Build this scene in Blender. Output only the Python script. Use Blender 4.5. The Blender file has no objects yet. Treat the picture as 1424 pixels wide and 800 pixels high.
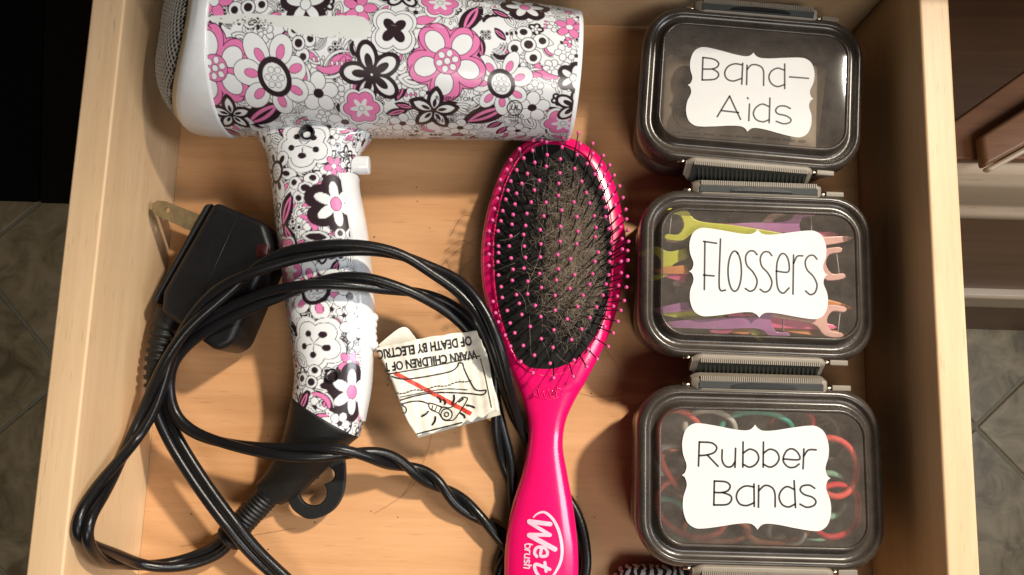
import bpy, math, random
import numpy as np
from mathutils import Vector, Matrix, Quaternion
random.seed(7); rng = np.random.default_rng(11)
SC = bpy.context.scene
COL = SC.collection
R_ = math.radians

# ------------------------------------------------------------------ camera
F, CX, CY, HC = 1109.0, 712.0, 400.0, 0.5
RC = Matrix.Rotation(R_(1.7), 3, 'Z') @ Matrix.Rotation(R_(8.5), 3, 'X')
cam_d = bpy.data.cameras.new('camera')
cam_d.sensor_width = 36.0
cam_d.lens = 36.0 * F / 1424.0
cam_d.clip_start, cam_d.clip_end = 0.01, 50
cam = bpy.data.objects.new('camera', cam_d); COL.objects.link(cam)
cam.matrix_world = Matrix.Translation((0, 0, HC)) @ RC.to_4x4()
SC.camera = cam

# ------------------------------------------------------------------ light
world = bpy.data.worlds.new('World'); SC.world = world
world.use_nodes = True
bg = world.node_tree.nodes['Background']
bg.inputs[0].default_value = (1.0, 0.86, 0.72, 1); bg.inputs[1].default_value = 0.035

def aim(o, frm, to):
    o.location = frm
    o.rotation_euler = (Vector(to) - Vector(frm)).to_track_quat('-Z', 'Y').to_euler()

def lamp(name, kind, frm, to, power, color, **kw):
    d = bpy.data.lights.new(name, kind); d.energy = power; d.color = color
    for k, v in kw.items(): setattr(d, k, v)
    o = bpy.data.objects.new(name, d); COL.objects.link(o); aim(o, frm, to)
    return o
# warm vanity lamp above right; cool window light from the right side; soft fill added in front to lift the cabinet face. All outside the frame
lamp('vanity_lamp', 'SPOT', (0.90, 0.80, 1.33), (-0.05, -0.21, 0.0), 158, (1.0, 0.90, 0.75),
     spot_size=R_(31), spot_blend=1.0, shadow_soft_size=0.058)
lamp('window_light', 'AREA', (1.60, -0.05, 1.35), (0.0, 0.0, 0.0), 20.0, (0.90, 0.95, 1.0), shape='RECTANGLE', size=0.45, size_y=1.1)
lamp('front_fill', 'AREA', (0.50, -1.0, 1.7), (0.1, 0.10, -0.1), 12.0, (1.0, 0.93, 0.85), shape='RECTANGLE', size=0.7, size_y=0.6)

SC.view_settings.view_transform = 'Standard'
SC.view_settings.look = 'None'
SC.view_settings.gamma = 1.0
SC.view_settings.exposure = 0.12
SC.render.engine = 'CYCLES'
cy = SC.cycles
cy.max_bounces = 10; cy.diffuse_bounces = 1; cy.glossy_bounces = 4
cy.transmission_bounces = 6; cy.transparent_max_bounces = 24
cy.caustics_reflective = False; cy.caustics_refractive = False
cy.use_denoising = True
cy.sample_clamp_indirect = 4.0

# ------------------------------------------------------------------ helpers
def at(px, py, z):
    d = RC @ Vector(((px - CX) / F, -(py - CY) / F, -1.0))
    t = (z - HC) / d.z
    return Vector((t * d.x, t * d.y, z))

def px_per_m(z): return F / (HC - z)

def lin(r, g, b):
    f = lambda c: (c / 255 / 12.92) if c / 255 <= 0.04045 else ((c / 255 + 0.055) / 1.055) ** 2.4
    return (f(r), f(g), f(b))

def catmull(pts, n):
    P = np.array([list(p) for p in pts], float)
    P = np.vstack([2 * P[0] - P[1], P, 2 * P[-1] - P[-2]])
    out = []
    for i in range(1, len(P) - 2):
        p0, p1, p2, p3 = P[i - 1], P[i], P[i + 1], P[i + 2]
        for t in np.linspace(0, 1, n, endpoint=False):
            out.append(0.5 * (2 * p1 + (p2 - p0) * t + (2 * p0 - 5 * p1 + 4 * p2 - p3) * t * t + (3 * p1 - p0 - 3 * p2 + p3) * t ** 3))
    out.append(P[-2])
    return np.array(out)

def resample(P, step):
    d = np.r_[0, np.cumsum(np.linalg.norm(np.diff(P, axis=0), axis=1))]
    n = max(2, int(d[-1] / step))
    s = np.linspace(0, d[-1], n)
    return np.stack([np.interp(s, d, P[:, k]) for k in range(P.shape[1])], 1)

def mesh_of(verts, faces, mats, smooth=True, name='mesh'):
    me = bpy.data.meshes.new(name)
    me.from_pydata([tuple(v) for v in verts], [], faces)
    for m in (mats if isinstance(mats, (list, tuple)) else [mats]): me.materials.append(m)
    if smooth: me.polygons.foreach_set('use_smooth', [True] * len(me.polygons))
    me.update()
    return me

def wloc(o):
    v = Vector((0, 0, 0))
    while o is not None:
        v += o.location; o = o.parent
    return v

def tag(o, label=None, cat=None, group=None, kind=None):
    if label: o['label'] = label
    if cat: o['category'] = cat
    if group: o['group'] = group
    if kind: o['kind'] = kind
    return o

def empty(name, loc, label=None, cat=None, group=None, rz=0.0):
    o = bpy.data.objects.new(name, None); COL.objects.link(o)
    o.empty_display_size = 0.02
    o.location = loc; o.rotation_euler.z = rz
    return tag(o, label, cat, group)

def mk(name, verts, faces, mat, parent=None, smooth=True, local=False):
    """one mesh object; verts in world coordinates unless local"""
    V = np.array([list(v) for v in verts], float)
    if parent is not None:
        org = np.zeros(3) if local else np.array(wloc(parent))
        o = bpy.data.objects.new(name, mesh_of(V - org, faces, mat, smooth, name)); o.parent = parent
    else:
        c = np.array([V[:, 0].mean(), V[:, 1].mean(), V[:, 2].min()])
        o = bpy.data.objects.new(name, mesh_of(V - c, faces, mat, smooth, name)); o.location = c
    COL.objects.link(o)
    return o

def bevel(o, w, seg=2, angle=35):
    m = o.modifiers.new('bevel', 'BEVEL'); m.width = w; m.segments = seg
    m.limit_method = 'ANGLE'; m.angle_limit = R_(angle)
    m2 = o.modifiers.new('wn', 'WEIGHTED_NORMAL'); m2.keep_sharp = False
    return o

def box(x0, x1, y0, y1, z0, z1):
    v = [(x0, y0, z0), (x1, y0, z0), (x1, y1, z0), (x0, y1, z0), (x0, y0, z1), (x1, y0, z1), (x1, y1, z1), (x0, y1, z1)]
    f = [(3, 2, 1, 0), (4, 5, 6, 7), (0, 1, 5, 4), (1, 2, 6, 5), (2, 3, 7, 6), (3, 0, 4, 7)]
    return v, f

class MB:
    def __init__(s): s.v, s.f = [], []
    def add(s, v, f):
        n = len(s.v); s.v += [tuple(p) for p in v]; s.f += [tuple(i + n for i in q) for q in f]
        return s

def prism(poly, z0, z1):
    """poly: list of xy (ccw from above)"""
    n = len(poly)
    a = sum(poly[i][0] * poly[(i + 1) % n][1] - poly[(i + 1) % n][0] * poly[i][1] for i in range(n))
    if a < 0: poly = poly[::-1]
    v = [(p[0], p[1], z0) for p in poly] + [(p[0], p[1], z1) for p in poly]
    f = [tuple(range(n - 1, -1, -1)), tuple(range(n, 2 * n))]
    f += [(i, (i + 1) % n, n + (i + 1) % n, n + i) for i in range(n)]
    return v, f

def grid_faces(nu, nv, close_v=False, flip=False):
    f = []
    for i in range(nu - 1):
        for j in range(nv if close_v else nv - 1):
            k = (j + 1) % nv
            q = (i * nv + j, (i + 1) * nv + j, (i + 1) * nv + k, i * nv + k)
            f.append(q[::-1] if flip else q)
    return f

def frames(P):
    T = np.gradient(P, axis=0); T /= np.linalg.norm(T, axis=1)[:, None] + 1e-12
    up = np.array([0, 0, 1.0])
    N = []
    n = up - T[0] * (up @ T[0])
    if np.linalg.norm(n) < 1e-3: n = np.array([1.0, 0, 0]) - T[0] * T[0][0]
    for t in T:
        n = n - t * (n @ t); n /= np.linalg.norm(n) + 1e-12; N.append(n)
    N = np.array(N); B = np.cross(T, N)
    return T, N, B

def tube(P, r, seg=10, closed=False, cap=True):
    P = np.array(P, float); n = len(P)
    r = np.full(n, r) if np.isscalar(r) else np.array(r)
    if closed:
        T = np.roll(P, -1, 0) - np.roll(P, 1, 0); T /= np.linalg.norm(T, axis=1)[:, None]
        c = P.mean(0); N = P - c; N -= T * (N * T).sum(1)[:, None]; N /= np.linalg.norm(N, axis=1)[:, None]
        B = np.cross(T, N)
    else:
        T, N, B = frames(P)
    a = np.linspace(0, 2 * np.pi, seg, endpoint=False)
    V = P[:, None] + r[:, None, None] * (np.cos(a)[None, :, None] * N[:, None] + np.sin(a)[None, :, None] * B[:, None])
    V = V.reshape(-1, 3)
    m = n if closed else n - 1
    f = []
    for i in range(m):
        i2 = (i + 1) % n
        for j in range(seg):
            k = (j + 1) % seg
            f.append((i * seg + j, i * seg + k, i2 * seg + k, i2 * seg + j))
    if cap and not closed:
        f.append(tuple(range(seg - 1, -1, -1))); f.append(tuple((n - 1) * seg + j for j in range(seg)))
    return V, f

def ribbon(P, w, z=0.0, caps=True):
    """flat stroke with round ends, P Nx2 -> verts (x,y,z), faces"""
    P = np.array(P, float)
    T = np.gradient(P, axis=0); T /= np.linalg.norm(T, axis=1)[:, None] + 1e-12
    N = np.stack([-T[:, 1], T[:, 0]], 1)
    L, Rr = P + N * w / 2, P - N * w / 2
    n = len(P)
    v = [(*p, z) for p in L] + [(*p, z) for p in Rr]
    f = [(i, n + i, n + i + 1, i + 1) for i in range(n - 1)]
    if caps:
        for p, s in ((0, 1), (n - 1, -1)):
            a0 = math.atan2(N[p][1], N[p][0])
            base = len(v); arc = []
            for q in range(7):
                a = a0 + s * math.pi * q / 6
                v.append((P[p][0] + math.cos(a) * w / 2, P[p][1] + math.sin(a) * w / 2, z)); arc.append(base + q)
            f.append(tuple(arc if s > 0 else arc[::-1]))
    return v, f

def fill2d(loops, thick, bev=0.0):
    """filled flat shape with holes, verts about z=0 (curve filled, turned to mesh data)"""
    cu = bpy.data.curves.new('fill', 'CURVE'); cu.dimensions = '2D'; cu.fill_mode = 'BOTH'
    cu.extrude = thick / 2; cu.bevel_depth = bev; cu.bevel_resolution = 2
    for lp in loops:
        s = cu.splines.new('POLY'); s.points.add(len(lp) - 1)
        for p, q in zip(s.points, lp): p.co = (q[0], q[1], 0, 1)
        s.use_cyclic_u = True
    ob = bpy.data.objects.new('fill', cu)
    me = bpy.data.meshes.new_from_object(ob)
    v = [tuple(x.co) for x in me.vertices]; f = [tuple(p.vertices) for p in me.polygons]
    bpy.data.objects.remove(ob); bpy.data.curves.remove(cu); bpy.data.meshes.remove(me)
    return v, f

def text2d(s, size, bold=0.0, shear=0.0, space=1.0, align='CENTER'):
    cu = bpy.data.curves.new('txt', 'FONT'); cu.body = s; cu.size = size; cu.offset = bold; cu.shear = shear
    cu.space_character = space; cu.align_x = align; cu.resolution_u = 3
    ob = bpy.data.objects.new('txt', cu)
    me = bpy.data.meshes.new_from_object(ob)
    v = [tuple(x.co) for x in me.vertices]; f = [tuple(p.vertices) for p in me.polygons]
    bpy.data.objects.remove(ob); bpy.data.curves.remove(cu); bpy.data.meshes.remove(me)
    return v, f

def rrect(w, h, r, n=8):
    out = []
    for cx, cy, a0 in ((w / 2 - r, h / 2 - r, 0), (-w / 2 + r, h / 2 - r, 90), (-w / 2 + r, -h / 2 + r, 180), (w / 2 - r, -h / 2 + r, 270)):
        for k in range(n + 1):
            a = R_(a0 + 90 * k / n)
            out.append((cx + r * math.cos(a), cy + r * math.sin(a)))
    return out

def ring_loft(rings, cap0=False, cap1=False):
    v, f = [], []
    n = len(rings[0][0])
    for lp, z in rings: v += [(p[0], p[1], z) for p in lp]
    for i in range(len(rings) - 1):
        for j in range(n):
            k = (j + 1) % n
            f.append((i * n + j, i * n + k, (i + 1) * n + k, (i + 1) * n + j))
    if cap0: f.append(tuple(range(n - 1, -1, -1)))
    if cap1: f.append(tuple((len(rings) - 1) * n + j for j in range(n)))
    return v, f

def sphere(c, r, nu=8, nv=6, sz=1.0):
    v, f = [], []
    for i in range(nv + 1):
        t = math.pi * i / nv
        for j in range(nu):
            a = 2 * math.pi * j / nu
            v.append((c[0] + r * math.sin(t) * math.cos(a), c[1] + r * math.sin(t) * math.sin(a), c[2] + sz * r * math.cos(t)))
    return v, [tuple(reversed(q)) for q in grid_faces(nv + 1, nu, True)]

# ------------------------------------------------------------------ materials
def nodes(name):
    m = bpy.data.materials.new(name); m.use_nodes = True
    nt = m.node_tree
    return m, nt, nt.nodes['Principled BSDF']

def N(nt, t, **kw):
    n = nt.nodes.new(t)
    for k, v in kw.items():
        if k in n.inputs.keys(): n.inputs[k].default_value = v
        else: setattr(n, k, v)
    return n

def ramp(nt, stops):
    n = nt.nodes.new('ShaderNodeValToRGB'); cr = n.color_ramp
    while len(cr.elements) < len(stops): cr.elements.new(0.5)
    for e, (p, c) in zip(cr.elements, stops): e.position = p; e.color = (*c, 1)
    return n

def plastic(name, c, rough=0.4, var=0.12, bump=0.03, scale=180, metal=0.0, coat=0.0, spec=0.5, sub=0.0):
    m, nt, b = nodes(name)
    tc = N(nt, 'ShaderNodeTexCoord')
    no = N(nt, 'ShaderNodeTexNoise', Scale=scale, Detail=5.0, Roughness=0.6)
    nt.links.new(tc.outputs['Object'], no.inputs['Vector'])
    cr = ramp(nt, [(0.3, tuple(x * (1 - var) for x in c)), (0.7, tuple(min(1, x * (1 + var)) for x in c))])
    nt.links.new(no.outputs['Fac'], cr.inputs['Fac']); nt.links.new(cr.outputs['Color'], b.inputs['Base Color'])
    n2 = N(nt, 'ShaderNodeTexNoise', Scale=scale * 0.25, Detail=6.0)
    nt.links.new(tc.outputs['Object'], n2.inputs['Vector'])
    mr = N(nt, 'ShaderNodeMapRange'); mr.inputs['To Min'].default_value = max(0.02, rough - 0.1); mr.inputs['To Max'].default_value = min(1, rough + 0.12)
    nt.links.new(n2.outputs['Fac'], mr.inputs['Value']); nt.links.new(mr.outputs['Result'], b.inputs['Roughness'])
    if bump:
        bp = N(nt, 'ShaderNodeBump', Strength=bump, Distance=0.001)
        n3 = N(nt, 'ShaderNodeTexNoise', Scale=scale * 6, Detail=3.0)
        nt.links.new(tc.outputs['Object'], n3.inputs['Vector'])
        nt.links.new(n3.outputs['Fac'], bp.inputs['Height']); nt.links.new(bp.outputs['Normal'], b.inputs['Normal'])
    b.inputs['Metallic'].default_value = metal
    b.inputs['Coat Weight'].default_value = coat; b.inputs['Coat Roughness'].default_value = 0.12
    b.inputs['Specular IOR Level'].default_value = spec
    if sub:
        b.inputs['Subsurface Weight'].default_value = sub; b.inputs['Subsurface Radius'].default_value = (0.004, 0.002, 0.002)
    return m

def wood(name, light, dark, axis='X', rough=0.42, scale=1.0, contrast=1.0, blotch=0.5):
    m, nt, b = nodes(name)
    g = N(nt, 'ShaderNodeNewGeometry')
    mp = N(nt, 'ShaderNodeMapping')
    s = {'X': (2.2, 42, 42), 'Y': (42, 2.2, 42), 'Z': (42, 42, 2.2)}[axis]
    mp.inputs['Scale'].default_value = tuple(k * scale for k in s)
    nt.links.new(g.outputs['Position'], mp.inputs['Vector'])
    n1 = N(nt, 'ShaderNodeTexNoise', Scale=1.0, Detail=7.0, Roughness=0.62, Distortion=0.6)
    nt.links.new(mp.outputs['Vector'], n1.inputs['Vector'])
    mp2 = N(nt, 'ShaderNodeMapping'); mp2.inputs['Scale'].default_value = tuple(k * 9 * scale for k in s)
    nt.links.new(g.outputs['Position'], mp2.inputs['Vector'])
    n2 = N(nt, 'ShaderNodeTexNoise', Scale=1.0, Detail=3.0, Roughness=0.7)
    nt.links.new(mp2.outputs['Vector'], n2.inputs['Vector'])
    n3 = N(nt, 'ShaderNodeTexNoise', Scale=9.0, Detail=3.0)
    nt.links.new(g.outputs['Position'], n3.inputs['Vector'])
    a1 = N(nt, 'ShaderNodeMath', operation='MULTIPLY_ADD'); a1.inputs[1].default_value = 0.35
    nt.links.new(n2.outputs['Fac'], a1.inputs[0]); nt.links.new(n1.outputs['Fac'], a1.inputs[2])
    a2 = N(nt, 'ShaderNodeMath', operation='MULTIPLY_ADD'); a2.inputs[1].default_value = blotch
    nt.links.new(n3.outputs['Fac'], a2.inputs[0]); nt.links.new(a1.outputs[0], a2.inputs[2])
    lo = 0.5 + 0.175 + blotch * 0.5
    cr = ramp(nt, [(max(0, lo / 1.9 - 0.17 / contrast), dark), (min(1, lo / 1.9 + 0.13 / contrast), light)])
    mul = N(nt, 'ShaderNodeMath', operation='DIVIDE'); mul.inputs[1].default_value = 1.9
    nt.links.new(a2.outputs[0], mul.inputs[0]); nt.links.new(mul.outputs[0], cr.inputs['Fac'])
    # short dark pore flecks
    mp3 = N(nt, 'ShaderNodeMapping'); mp3.inputs['Scale'].default_value = tuple({2.2: 60, 42: 900}[k] for k in s)
    nt.links.new(g.outputs['Position'], mp3.inputs['Vector'])
    n4 = N(nt, 'ShaderNodeTexNoise', Scale=1.0, Detail=1.0)
    nt.links.new(mp3.outputs['Vector'], n4.inputs['Vector'])
    fl = N(nt, 'ShaderNodeMapRange'); fl.inputs['From Min'].default_value = 0.66; fl.inputs['From Max'].default_value = 0.78
    fl.inputs['To Min'].default_value = 0.0; fl.inputs['To Max'].default_value = 0.35
    nt.links.new(n4.outputs['Fac'], fl.inputs['Value'])
    mx = N(nt, 'ShaderNodeMix', data_type='RGBA')
    nt.links.new(fl.outputs['Result'], mx.inputs[0]); nt.links.new(cr.outputs['Color'], mx.inputs[6])
    mx.inputs[7].default_value = (*[k * 0.45 for k in dark], 1)
    nt.links.new(mx.outputs[2], b.inputs['Base Color'])
    b.inputs['Roughness'].default_value = rough
    b.inputs['Specular IOR Level'].default_value = 0.35
    bp = N(nt, 'ShaderNodeBump', Strength=0.12, Distance=0.0006)
    nt.links.new(n2.outputs['Fac'], bp.inputs['Height']); nt.links.new(bp.outputs['Normal'], b.inputs['Normal'])
    return m

def smoked(name, tint, gloss_rough=0.08, haze=(0.5, 0.47, 0.44), haze_amt=0.05, ior=1.5):
    """thin tinted clear plastic: tinted see-through + surface reflection + a little diffuse haze, on the lid window a painted reflection"""
    m, nt, b = nodes(name)
    out = nt.nodes['Material Output']
    nt.nodes.remove(b)
    tr = N(nt, 'ShaderNodeBsdfTransparent'); tr.inputs[0].default_value = (*tint, 1)
    gl = N(nt, 'ShaderNodeBsdfGlossy'); gl.inputs['Roughness'].default_value = gloss_rough; gl.inputs[0].default_value = (1, 1, 1, 1)
    df = N(nt, 'ShaderNodeBsdfDiffuse'); df.inputs[0].default_value = (*haze, 1)
    tc = N(nt, 'ShaderNodeTexCoord')
    no = N(nt, 'ShaderNodeTexNoise', Scale=60.0, Detail=8.0, Roughness=0.7)
    nt.links.new(tc.outputs['Object'], no.inputs['Vector'])
    mr = N(nt, 'ShaderNodeMapRange'); mr.inputs['From Min'].default_value = 0.3; mr.inputs['From Max'].default_value = 0.75
    mr.inputs['To Min'].default_value = haze_amt * 0.6; mr.inputs['To Max'].default_value = haze_amt * 1.5
    nt.links.new(no.outputs['Fac'], mr.inputs['Value'])
    m1 = N(nt, 'ShaderNodeMixShader'); nt.links.new(mr.outputs['Result'], m1.inputs[0])
    nt.links.new(tr.outputs[0], m1.inputs[1]); nt.links.new(df.outputs[0], m1.inputs[2])
    fr = N(nt, 'ShaderNodeFresnel', IOR=ior)
    m2 = N(nt, 'ShaderNodeMixShader'); nt.links.new(fr.outputs[0], m2.inputs[0])
    nt.links.new(m1.outputs[0], m2.inputs[1]); nt.links.new(gl.outputs[0], m2.inputs[2])
    nt.links.new(m2.outputs[0], out.inputs['Surface'])
    return m

def printed(name, rough=0.22):
    m, nt, b = nodes(name)
    a = N(nt, 'ShaderNodeVertexColor'); a.layer_name = 'print'
    tc = N(nt, 'ShaderNodeTexCoord')
    no = N(nt, 'ShaderNodeTexNoise', Scale=45.0, Detail=6.0)
    nt.links.new(tc.outputs['Object'], no.inputs['Vector'])
    hs = N(nt, 'ShaderNodeHueSaturation')
    mr = N(nt, 'ShaderNodeMapRange'); mr.inputs['To Min'].default_value = 0.92; mr.inputs['To Max'].default_value = 1.06
    nt.links.new(no.outputs['Fac'], mr.inputs['Value']); nt.links.new(mr.outputs['Result'], hs.inputs['Value'])
    nt.links.new(a.outputs['Color'], hs.inputs['Color']); nt.links.new(hs.outputs['Color'], b.inputs['Base Color'])
    m2 = N(nt, 'ShaderNodeMapRange'); m2.inputs['To Min'].default_value = rough - 0.08; m2.inputs['To Max'].default_value = rough + 0.18
    nt.links.new(no.outputs['Fac'], m2.inputs['Value']); nt.links.new(m2.outputs['Result'], b.inputs['Roughness'])
    b.inputs['Coat Weight'].default_value = 0.3; b.inputs['Coat Roughness'].default_value = 0.1
    return m

M_FLOORWOOD = wood('maple_veneer', lin(225, 173, 126), lin(196, 141, 94), 'X', blotch=0.45)
M_SIDEWOOD = wood('maple_side', lin(225, 193, 154), lin(203, 166, 124), 'Y', blotch=0.35)
M_DARKWOOD = wood('stained_cabinet_wood', lin(156, 114, 84), lin(118, 82, 58), 'X', rough=0.4)
M_DARKWOOD2 = wood('stained_door_wood', lin(136, 94, 66), lin(104, 68, 46), 'X', rough=0.4)
M_MOULD = wood('pale_moulding_wood', lin(226, 204, 178), lin(198, 172, 144), 'X', rough=0.35)
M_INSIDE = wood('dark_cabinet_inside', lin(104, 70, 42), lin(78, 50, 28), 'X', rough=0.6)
M_BLACK = plastic('black_plastic', (0.007, 0.007, 0.008), 0.42, bump=0.08, spec=0.35)
M_CORD = plastic('black_vinyl_cord', (0.007, 0.007, 0.008), 0.30, bump=0.1, scale=90, spec=0.35)
M_RUB = plastic('black_rubber', (0.009, 0.009, 0.009), 0.48, bump=0.15, spec=0.4)
M_WHITE = plastic('white_plastic', (0.74, 0.75, 0.76), 0.25, var=0.03, bump=0.02, coat=0.2)
M_CREAM = plastic('yellowed_plastic', lin(206, 190, 160), 0.35, var=0.08)
M_STEEL = plastic('grill_steel', (0.40, 0.39, 0.37), 0.4, metal=0.3, var=0.1)
M_BRASS = plastic('dull_brass', lin(150, 134, 102), 0.42, metal=0.7, var=0.2)
M_PIN = plastic('steel_pin', (0.7, 0.62, 0.5), 0.25, metal=1.0)
M_PINK = plastic('hot_pink_plastic', (0.80, 0.005, 0.13), 0.20, var=0.05, bump=0.012, coat=0.5, scale=60)
M_PINKTIP = plastic('pink_tip', (0.80, 0.10, 0.32), 0.35, var=0.1)
M_PAD = plastic('dark_cushion', (0.008, 0.007, 0.006), 0.75, bump=0.3, spec=0.25)
M_BRISTLE = plastic('black_nylon', (0.008, 0.008, 0.008), 0.35)
M_RED = plastic('dark_red_button', (0.035, 0.003, 0.005), 0.4)
M_SMOKE = smoked('smoked_clear_plastic', (0.20, 0.17, 0.145), 0.26, (0.21, 0.165, 0.13), 0.23)
M_TUB = smoked('smoked_tub_plastic', (0.40, 0.36, 0.32), 0.12, (0.34, 0.29, 0.25), 0.32)
M_WINDOW = smoked('clear_lid_plastic', (0.92, 0.90, 0.87), 0.05, (0.72, 0.60, 0.51), 0.095)  # warm haze colour stands in for the ceiling's reflection
M_LATCH = plastic('grey_latch_plastic', lin(134, 124, 110), 0.45, var=0.06)
M_GRIP = plastic('dark_grip_rubber', lin(44, 46, 43), 0.55)
M_PAPER = plastic('white_label_paper', (0.66, 0.65, 0.635), 0.5, var=0.02, bump=0.04)
M_INK = plastic('black_ink', (0.012, 0.011, 0.012), 0.45, bump=0)
M_INKGREY = plastic('faint_grey_print', (0.07, 0.06, 0.055), 0.5, bump=0)
M_TAGPAPER = plastic('aged_tag_paper', lin(240, 234, 220), 0.55, var=0.10, bump=0.1, scale=70)
M_REDINK = plastic('red_ink', lin(216, 70, 52), 0.5, bump=0)
M_PALEINK = plastic('pale_pink_print', (0.84, 0.50, 0.62), 0.35, bump=0)
M_WRAP = plastic('bandage_wrapper_paper', lin(168, 152, 132), 0.6, var=0.1, bump=0.15)

# ------------------------------------------------------------------ the drawer and the setting
XL, XR, XLO, XRO = -0.2218, 0.2198, -0.2405, 0.2364
YB, YF, HW = 0.2535, -0.215, 0.085
drawer = empty('drawer', (0, 0, -0.012), 'open maple bathroom drawer holding the dryer, the brush and the three boxes', 'drawer')
bevel(mk('side_panel', *box(XLO, XL, YF - 0.02, YB + 0.018, -0.012, HW), M_SIDEWOOD, drawer, False), 0.0015)
bevel(mk('side_panel', *box(XR, XRO, YF - 0.02, YB + 0.018, -0.012, HW), M_SIDEWOOD, drawer, False), 0.0015)
bevel(mk('back_panel', *box(XL + 0.0002, XR - 0.0002, YB, YB + 0.017, -0.012, HW - 0.004), M_SIDEWOOD, drawer, False), 0.001)
bevel(mk('front_panel', *box(XL + 0.0002, XR - 0.0002, YF - 0.018, YF, -0.012, HW - 0.002), M_SIDEWOOD, drawer, False), 0.001)
mk('bottom_panel', *box(XL + 0.0002, XR - 0.0002, YF + 0.0002, YB - 0.0002, -0.008, 0.0), M_FLOORWOOD, drawer, False)

ZF = -1.15
def tile_mat():
    m, nt, b = nodes('stone_tile')
    g = N(nt, 'ShaderNodeNewGeometry')
    n1 = N(nt, 'ShaderNodeTexNoise', Scale=14.0, Detail=8.0, Roughness=0.65, Distortion=0.8)
    nt.links.new(g.outputs['Position'], n1.inputs['Vector'])
    oi = N(nt, 'ShaderNodeObjectInfo')
    ad = N(nt, 'ShaderNodeMath', operation='MULTIPLY_ADD'); ad.inputs[1].default_value = 0.12
    nt.links.new(oi.outputs['Random'], ad.inputs[0]); nt.links.new(n1.outputs['Fac'], ad.inputs[2])
    cr = ramp(nt, [(0.38, lin(122, 106, 80)), (0.52, lin(156, 138, 106)), (0.7, lin(184, 164, 130))])
    nt.links.new(ad.outputs[0], cr.inputs['Fac']); nt.links.new(cr.outputs['Color'], b.inputs['Base Color'])
    b.inputs['Roughness'].default_value = 0.4
    bp = N(nt, 'ShaderNodeBump', Strength=0.2, Distance=0.002)
    nt.links.new(n1.outputs['Fac'], bp.inputs['Height']); nt.links.new(bp.outputs['Normal'], b.inputs['Normal'])
    return m
M_TILE = tile_mat()
M_GROUT = plastic('grout', lin(150, 142, 122), 0.8, bump=0.3)
floor = mk('floor', *box(-1.6, 1.8, -1.4, 1.6, ZF - 0.02, ZF - 0.004), M_GROUT, None, False)
tag(floor, 'beige stone tiled bathroom floor below the drawer', 'floor', kind='structure')
TS = 0.33
tc0 = at(92, 522, ZF); ta = R_(43.5)
tile_me = None
for i in range(-6, 7):
    for j in range(-6, 7):
        cx, cyy = (i + 0.5) * TS, (j + 0.5) * TS
        x = tc0.x + cx * math.cos(ta) - cyy * math.sin(ta); y = tc0.y + cx * math.sin(ta) + cyy * math.cos(ta)
        if not (-1.35 < x < 1.55 and -1.1 < y < 1.3): continue
        h = TS / 2 - 0.004
        if tile_me is None:
            v, f = ring_loft([(rrect(2 * h, 2 * h, 0.004, 2), -0.006), (rrect(2 * h, 2 * h, 0.004, 2), -0.0015), (rrect(2 * h - 0.004, 2 * h - 0.004, 0.003, 2), 0.0)], False, True)
            tile_me = mesh_of(v, f, M_TILE, False, 'tile')
        o = bpy.data.objects.new('tile', tile_me); o.parent = floor
        o.location = Vector((x, y, ZF)) - floor.location; o.rotation_euler.z = ta
        COL.objects.link(o)

# cabinet at the right, its front face running down to the floor
YC = at(1390, 459, ZF).y
cab = empty('cabinet', (0.62, YC + 0.05, ZF), 'brown stained wooden cabinet front with pale moulding, right of the drawer', 'cabinet')
def cz(py): # height at which the face plane is seen at image row py (x about 1390)
    lo, hi = ZF, 0.3
    for _ in range(40):
        m = (lo + hi) / 2
        if at(1390, py, m).y > YC: lo = m
        else: hi = m
    return (lo + hi) / 2
x0, x1 = 0.245, 1.25
zt, zm, zr0, zr1 = cz(222), cz(279), cz(402), cz(416)
prof = []
for y, z in ((0.03, zt + 0.0), (0.006, zt + 0.0), (-0.008, zt - 0.006), (-0.014, zt - 0.02), (-0.016, zm + 0.05), (-0.012, zm + 0.028), (-0.019, zm + 0.018), (-0.019, zm + 0.006), (-0.012, zm), (0.03, zm)):
    prof.append((YC + y, z))
v = [(x0, y, z) for y, z in prof] + [(x1, y, z) for y, z in prof]
n = len(prof)
f = [(i, i + 1, n + i + 1, n + i) for i in range(n - 1)] + [tuple(range(n)), tuple(range(2 * n - 1, n - 1, -1))]
bevel(mk('moulding', v, f, M_MOULD, cab, False), 0.003, 2, 20)
mk('door_panel', *box(x0, x1, YC, YC + 0.03, zr0, zm - 0.001), M_DARKWOOD, cab, False)
bevel(mk('rail', *box(x0, x1, YC - 0.014, YC + 0.03, zr1, zr0 - 0.001), M_MOULD, cab, False), 0.006, 3)
mk('base_panel', *box(x0, x1, YC, YC + 0.03, ZF + 0.001, zr1 - 0.001), M_DARKWOOD2, cab, False)
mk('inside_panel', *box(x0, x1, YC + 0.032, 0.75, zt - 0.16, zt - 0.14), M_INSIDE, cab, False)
P = lambda pts, z: [tuple(at(a, b, z))[:2] for a, b in pts]
bevel(mk('frame_rail', *prism(P([(1296, 190), (1460, 74), (1460, 222), (1296, 222)], zt + 0.012), zt + 0.002, zt + 0.012), M_DARKWOOD2, cab, False), 0.002)
bevel(mk('door_slab', *prism(P([(1366, 188), (1470, 122), (1470, 178), (1371, 232)], zt + 0.025), zt + 0.014, zt + 0.025), M_DARKWOOD, cab, False), 0.003)
bevel(mk('door_edge', *prism(P([(1371.5, 233), (1470, 179), (1470, 189), (1379, 238)], zt + 0.022), zt + 0.014, zt + 0.022), M_MOULD, cab, False), 0.002)

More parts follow.
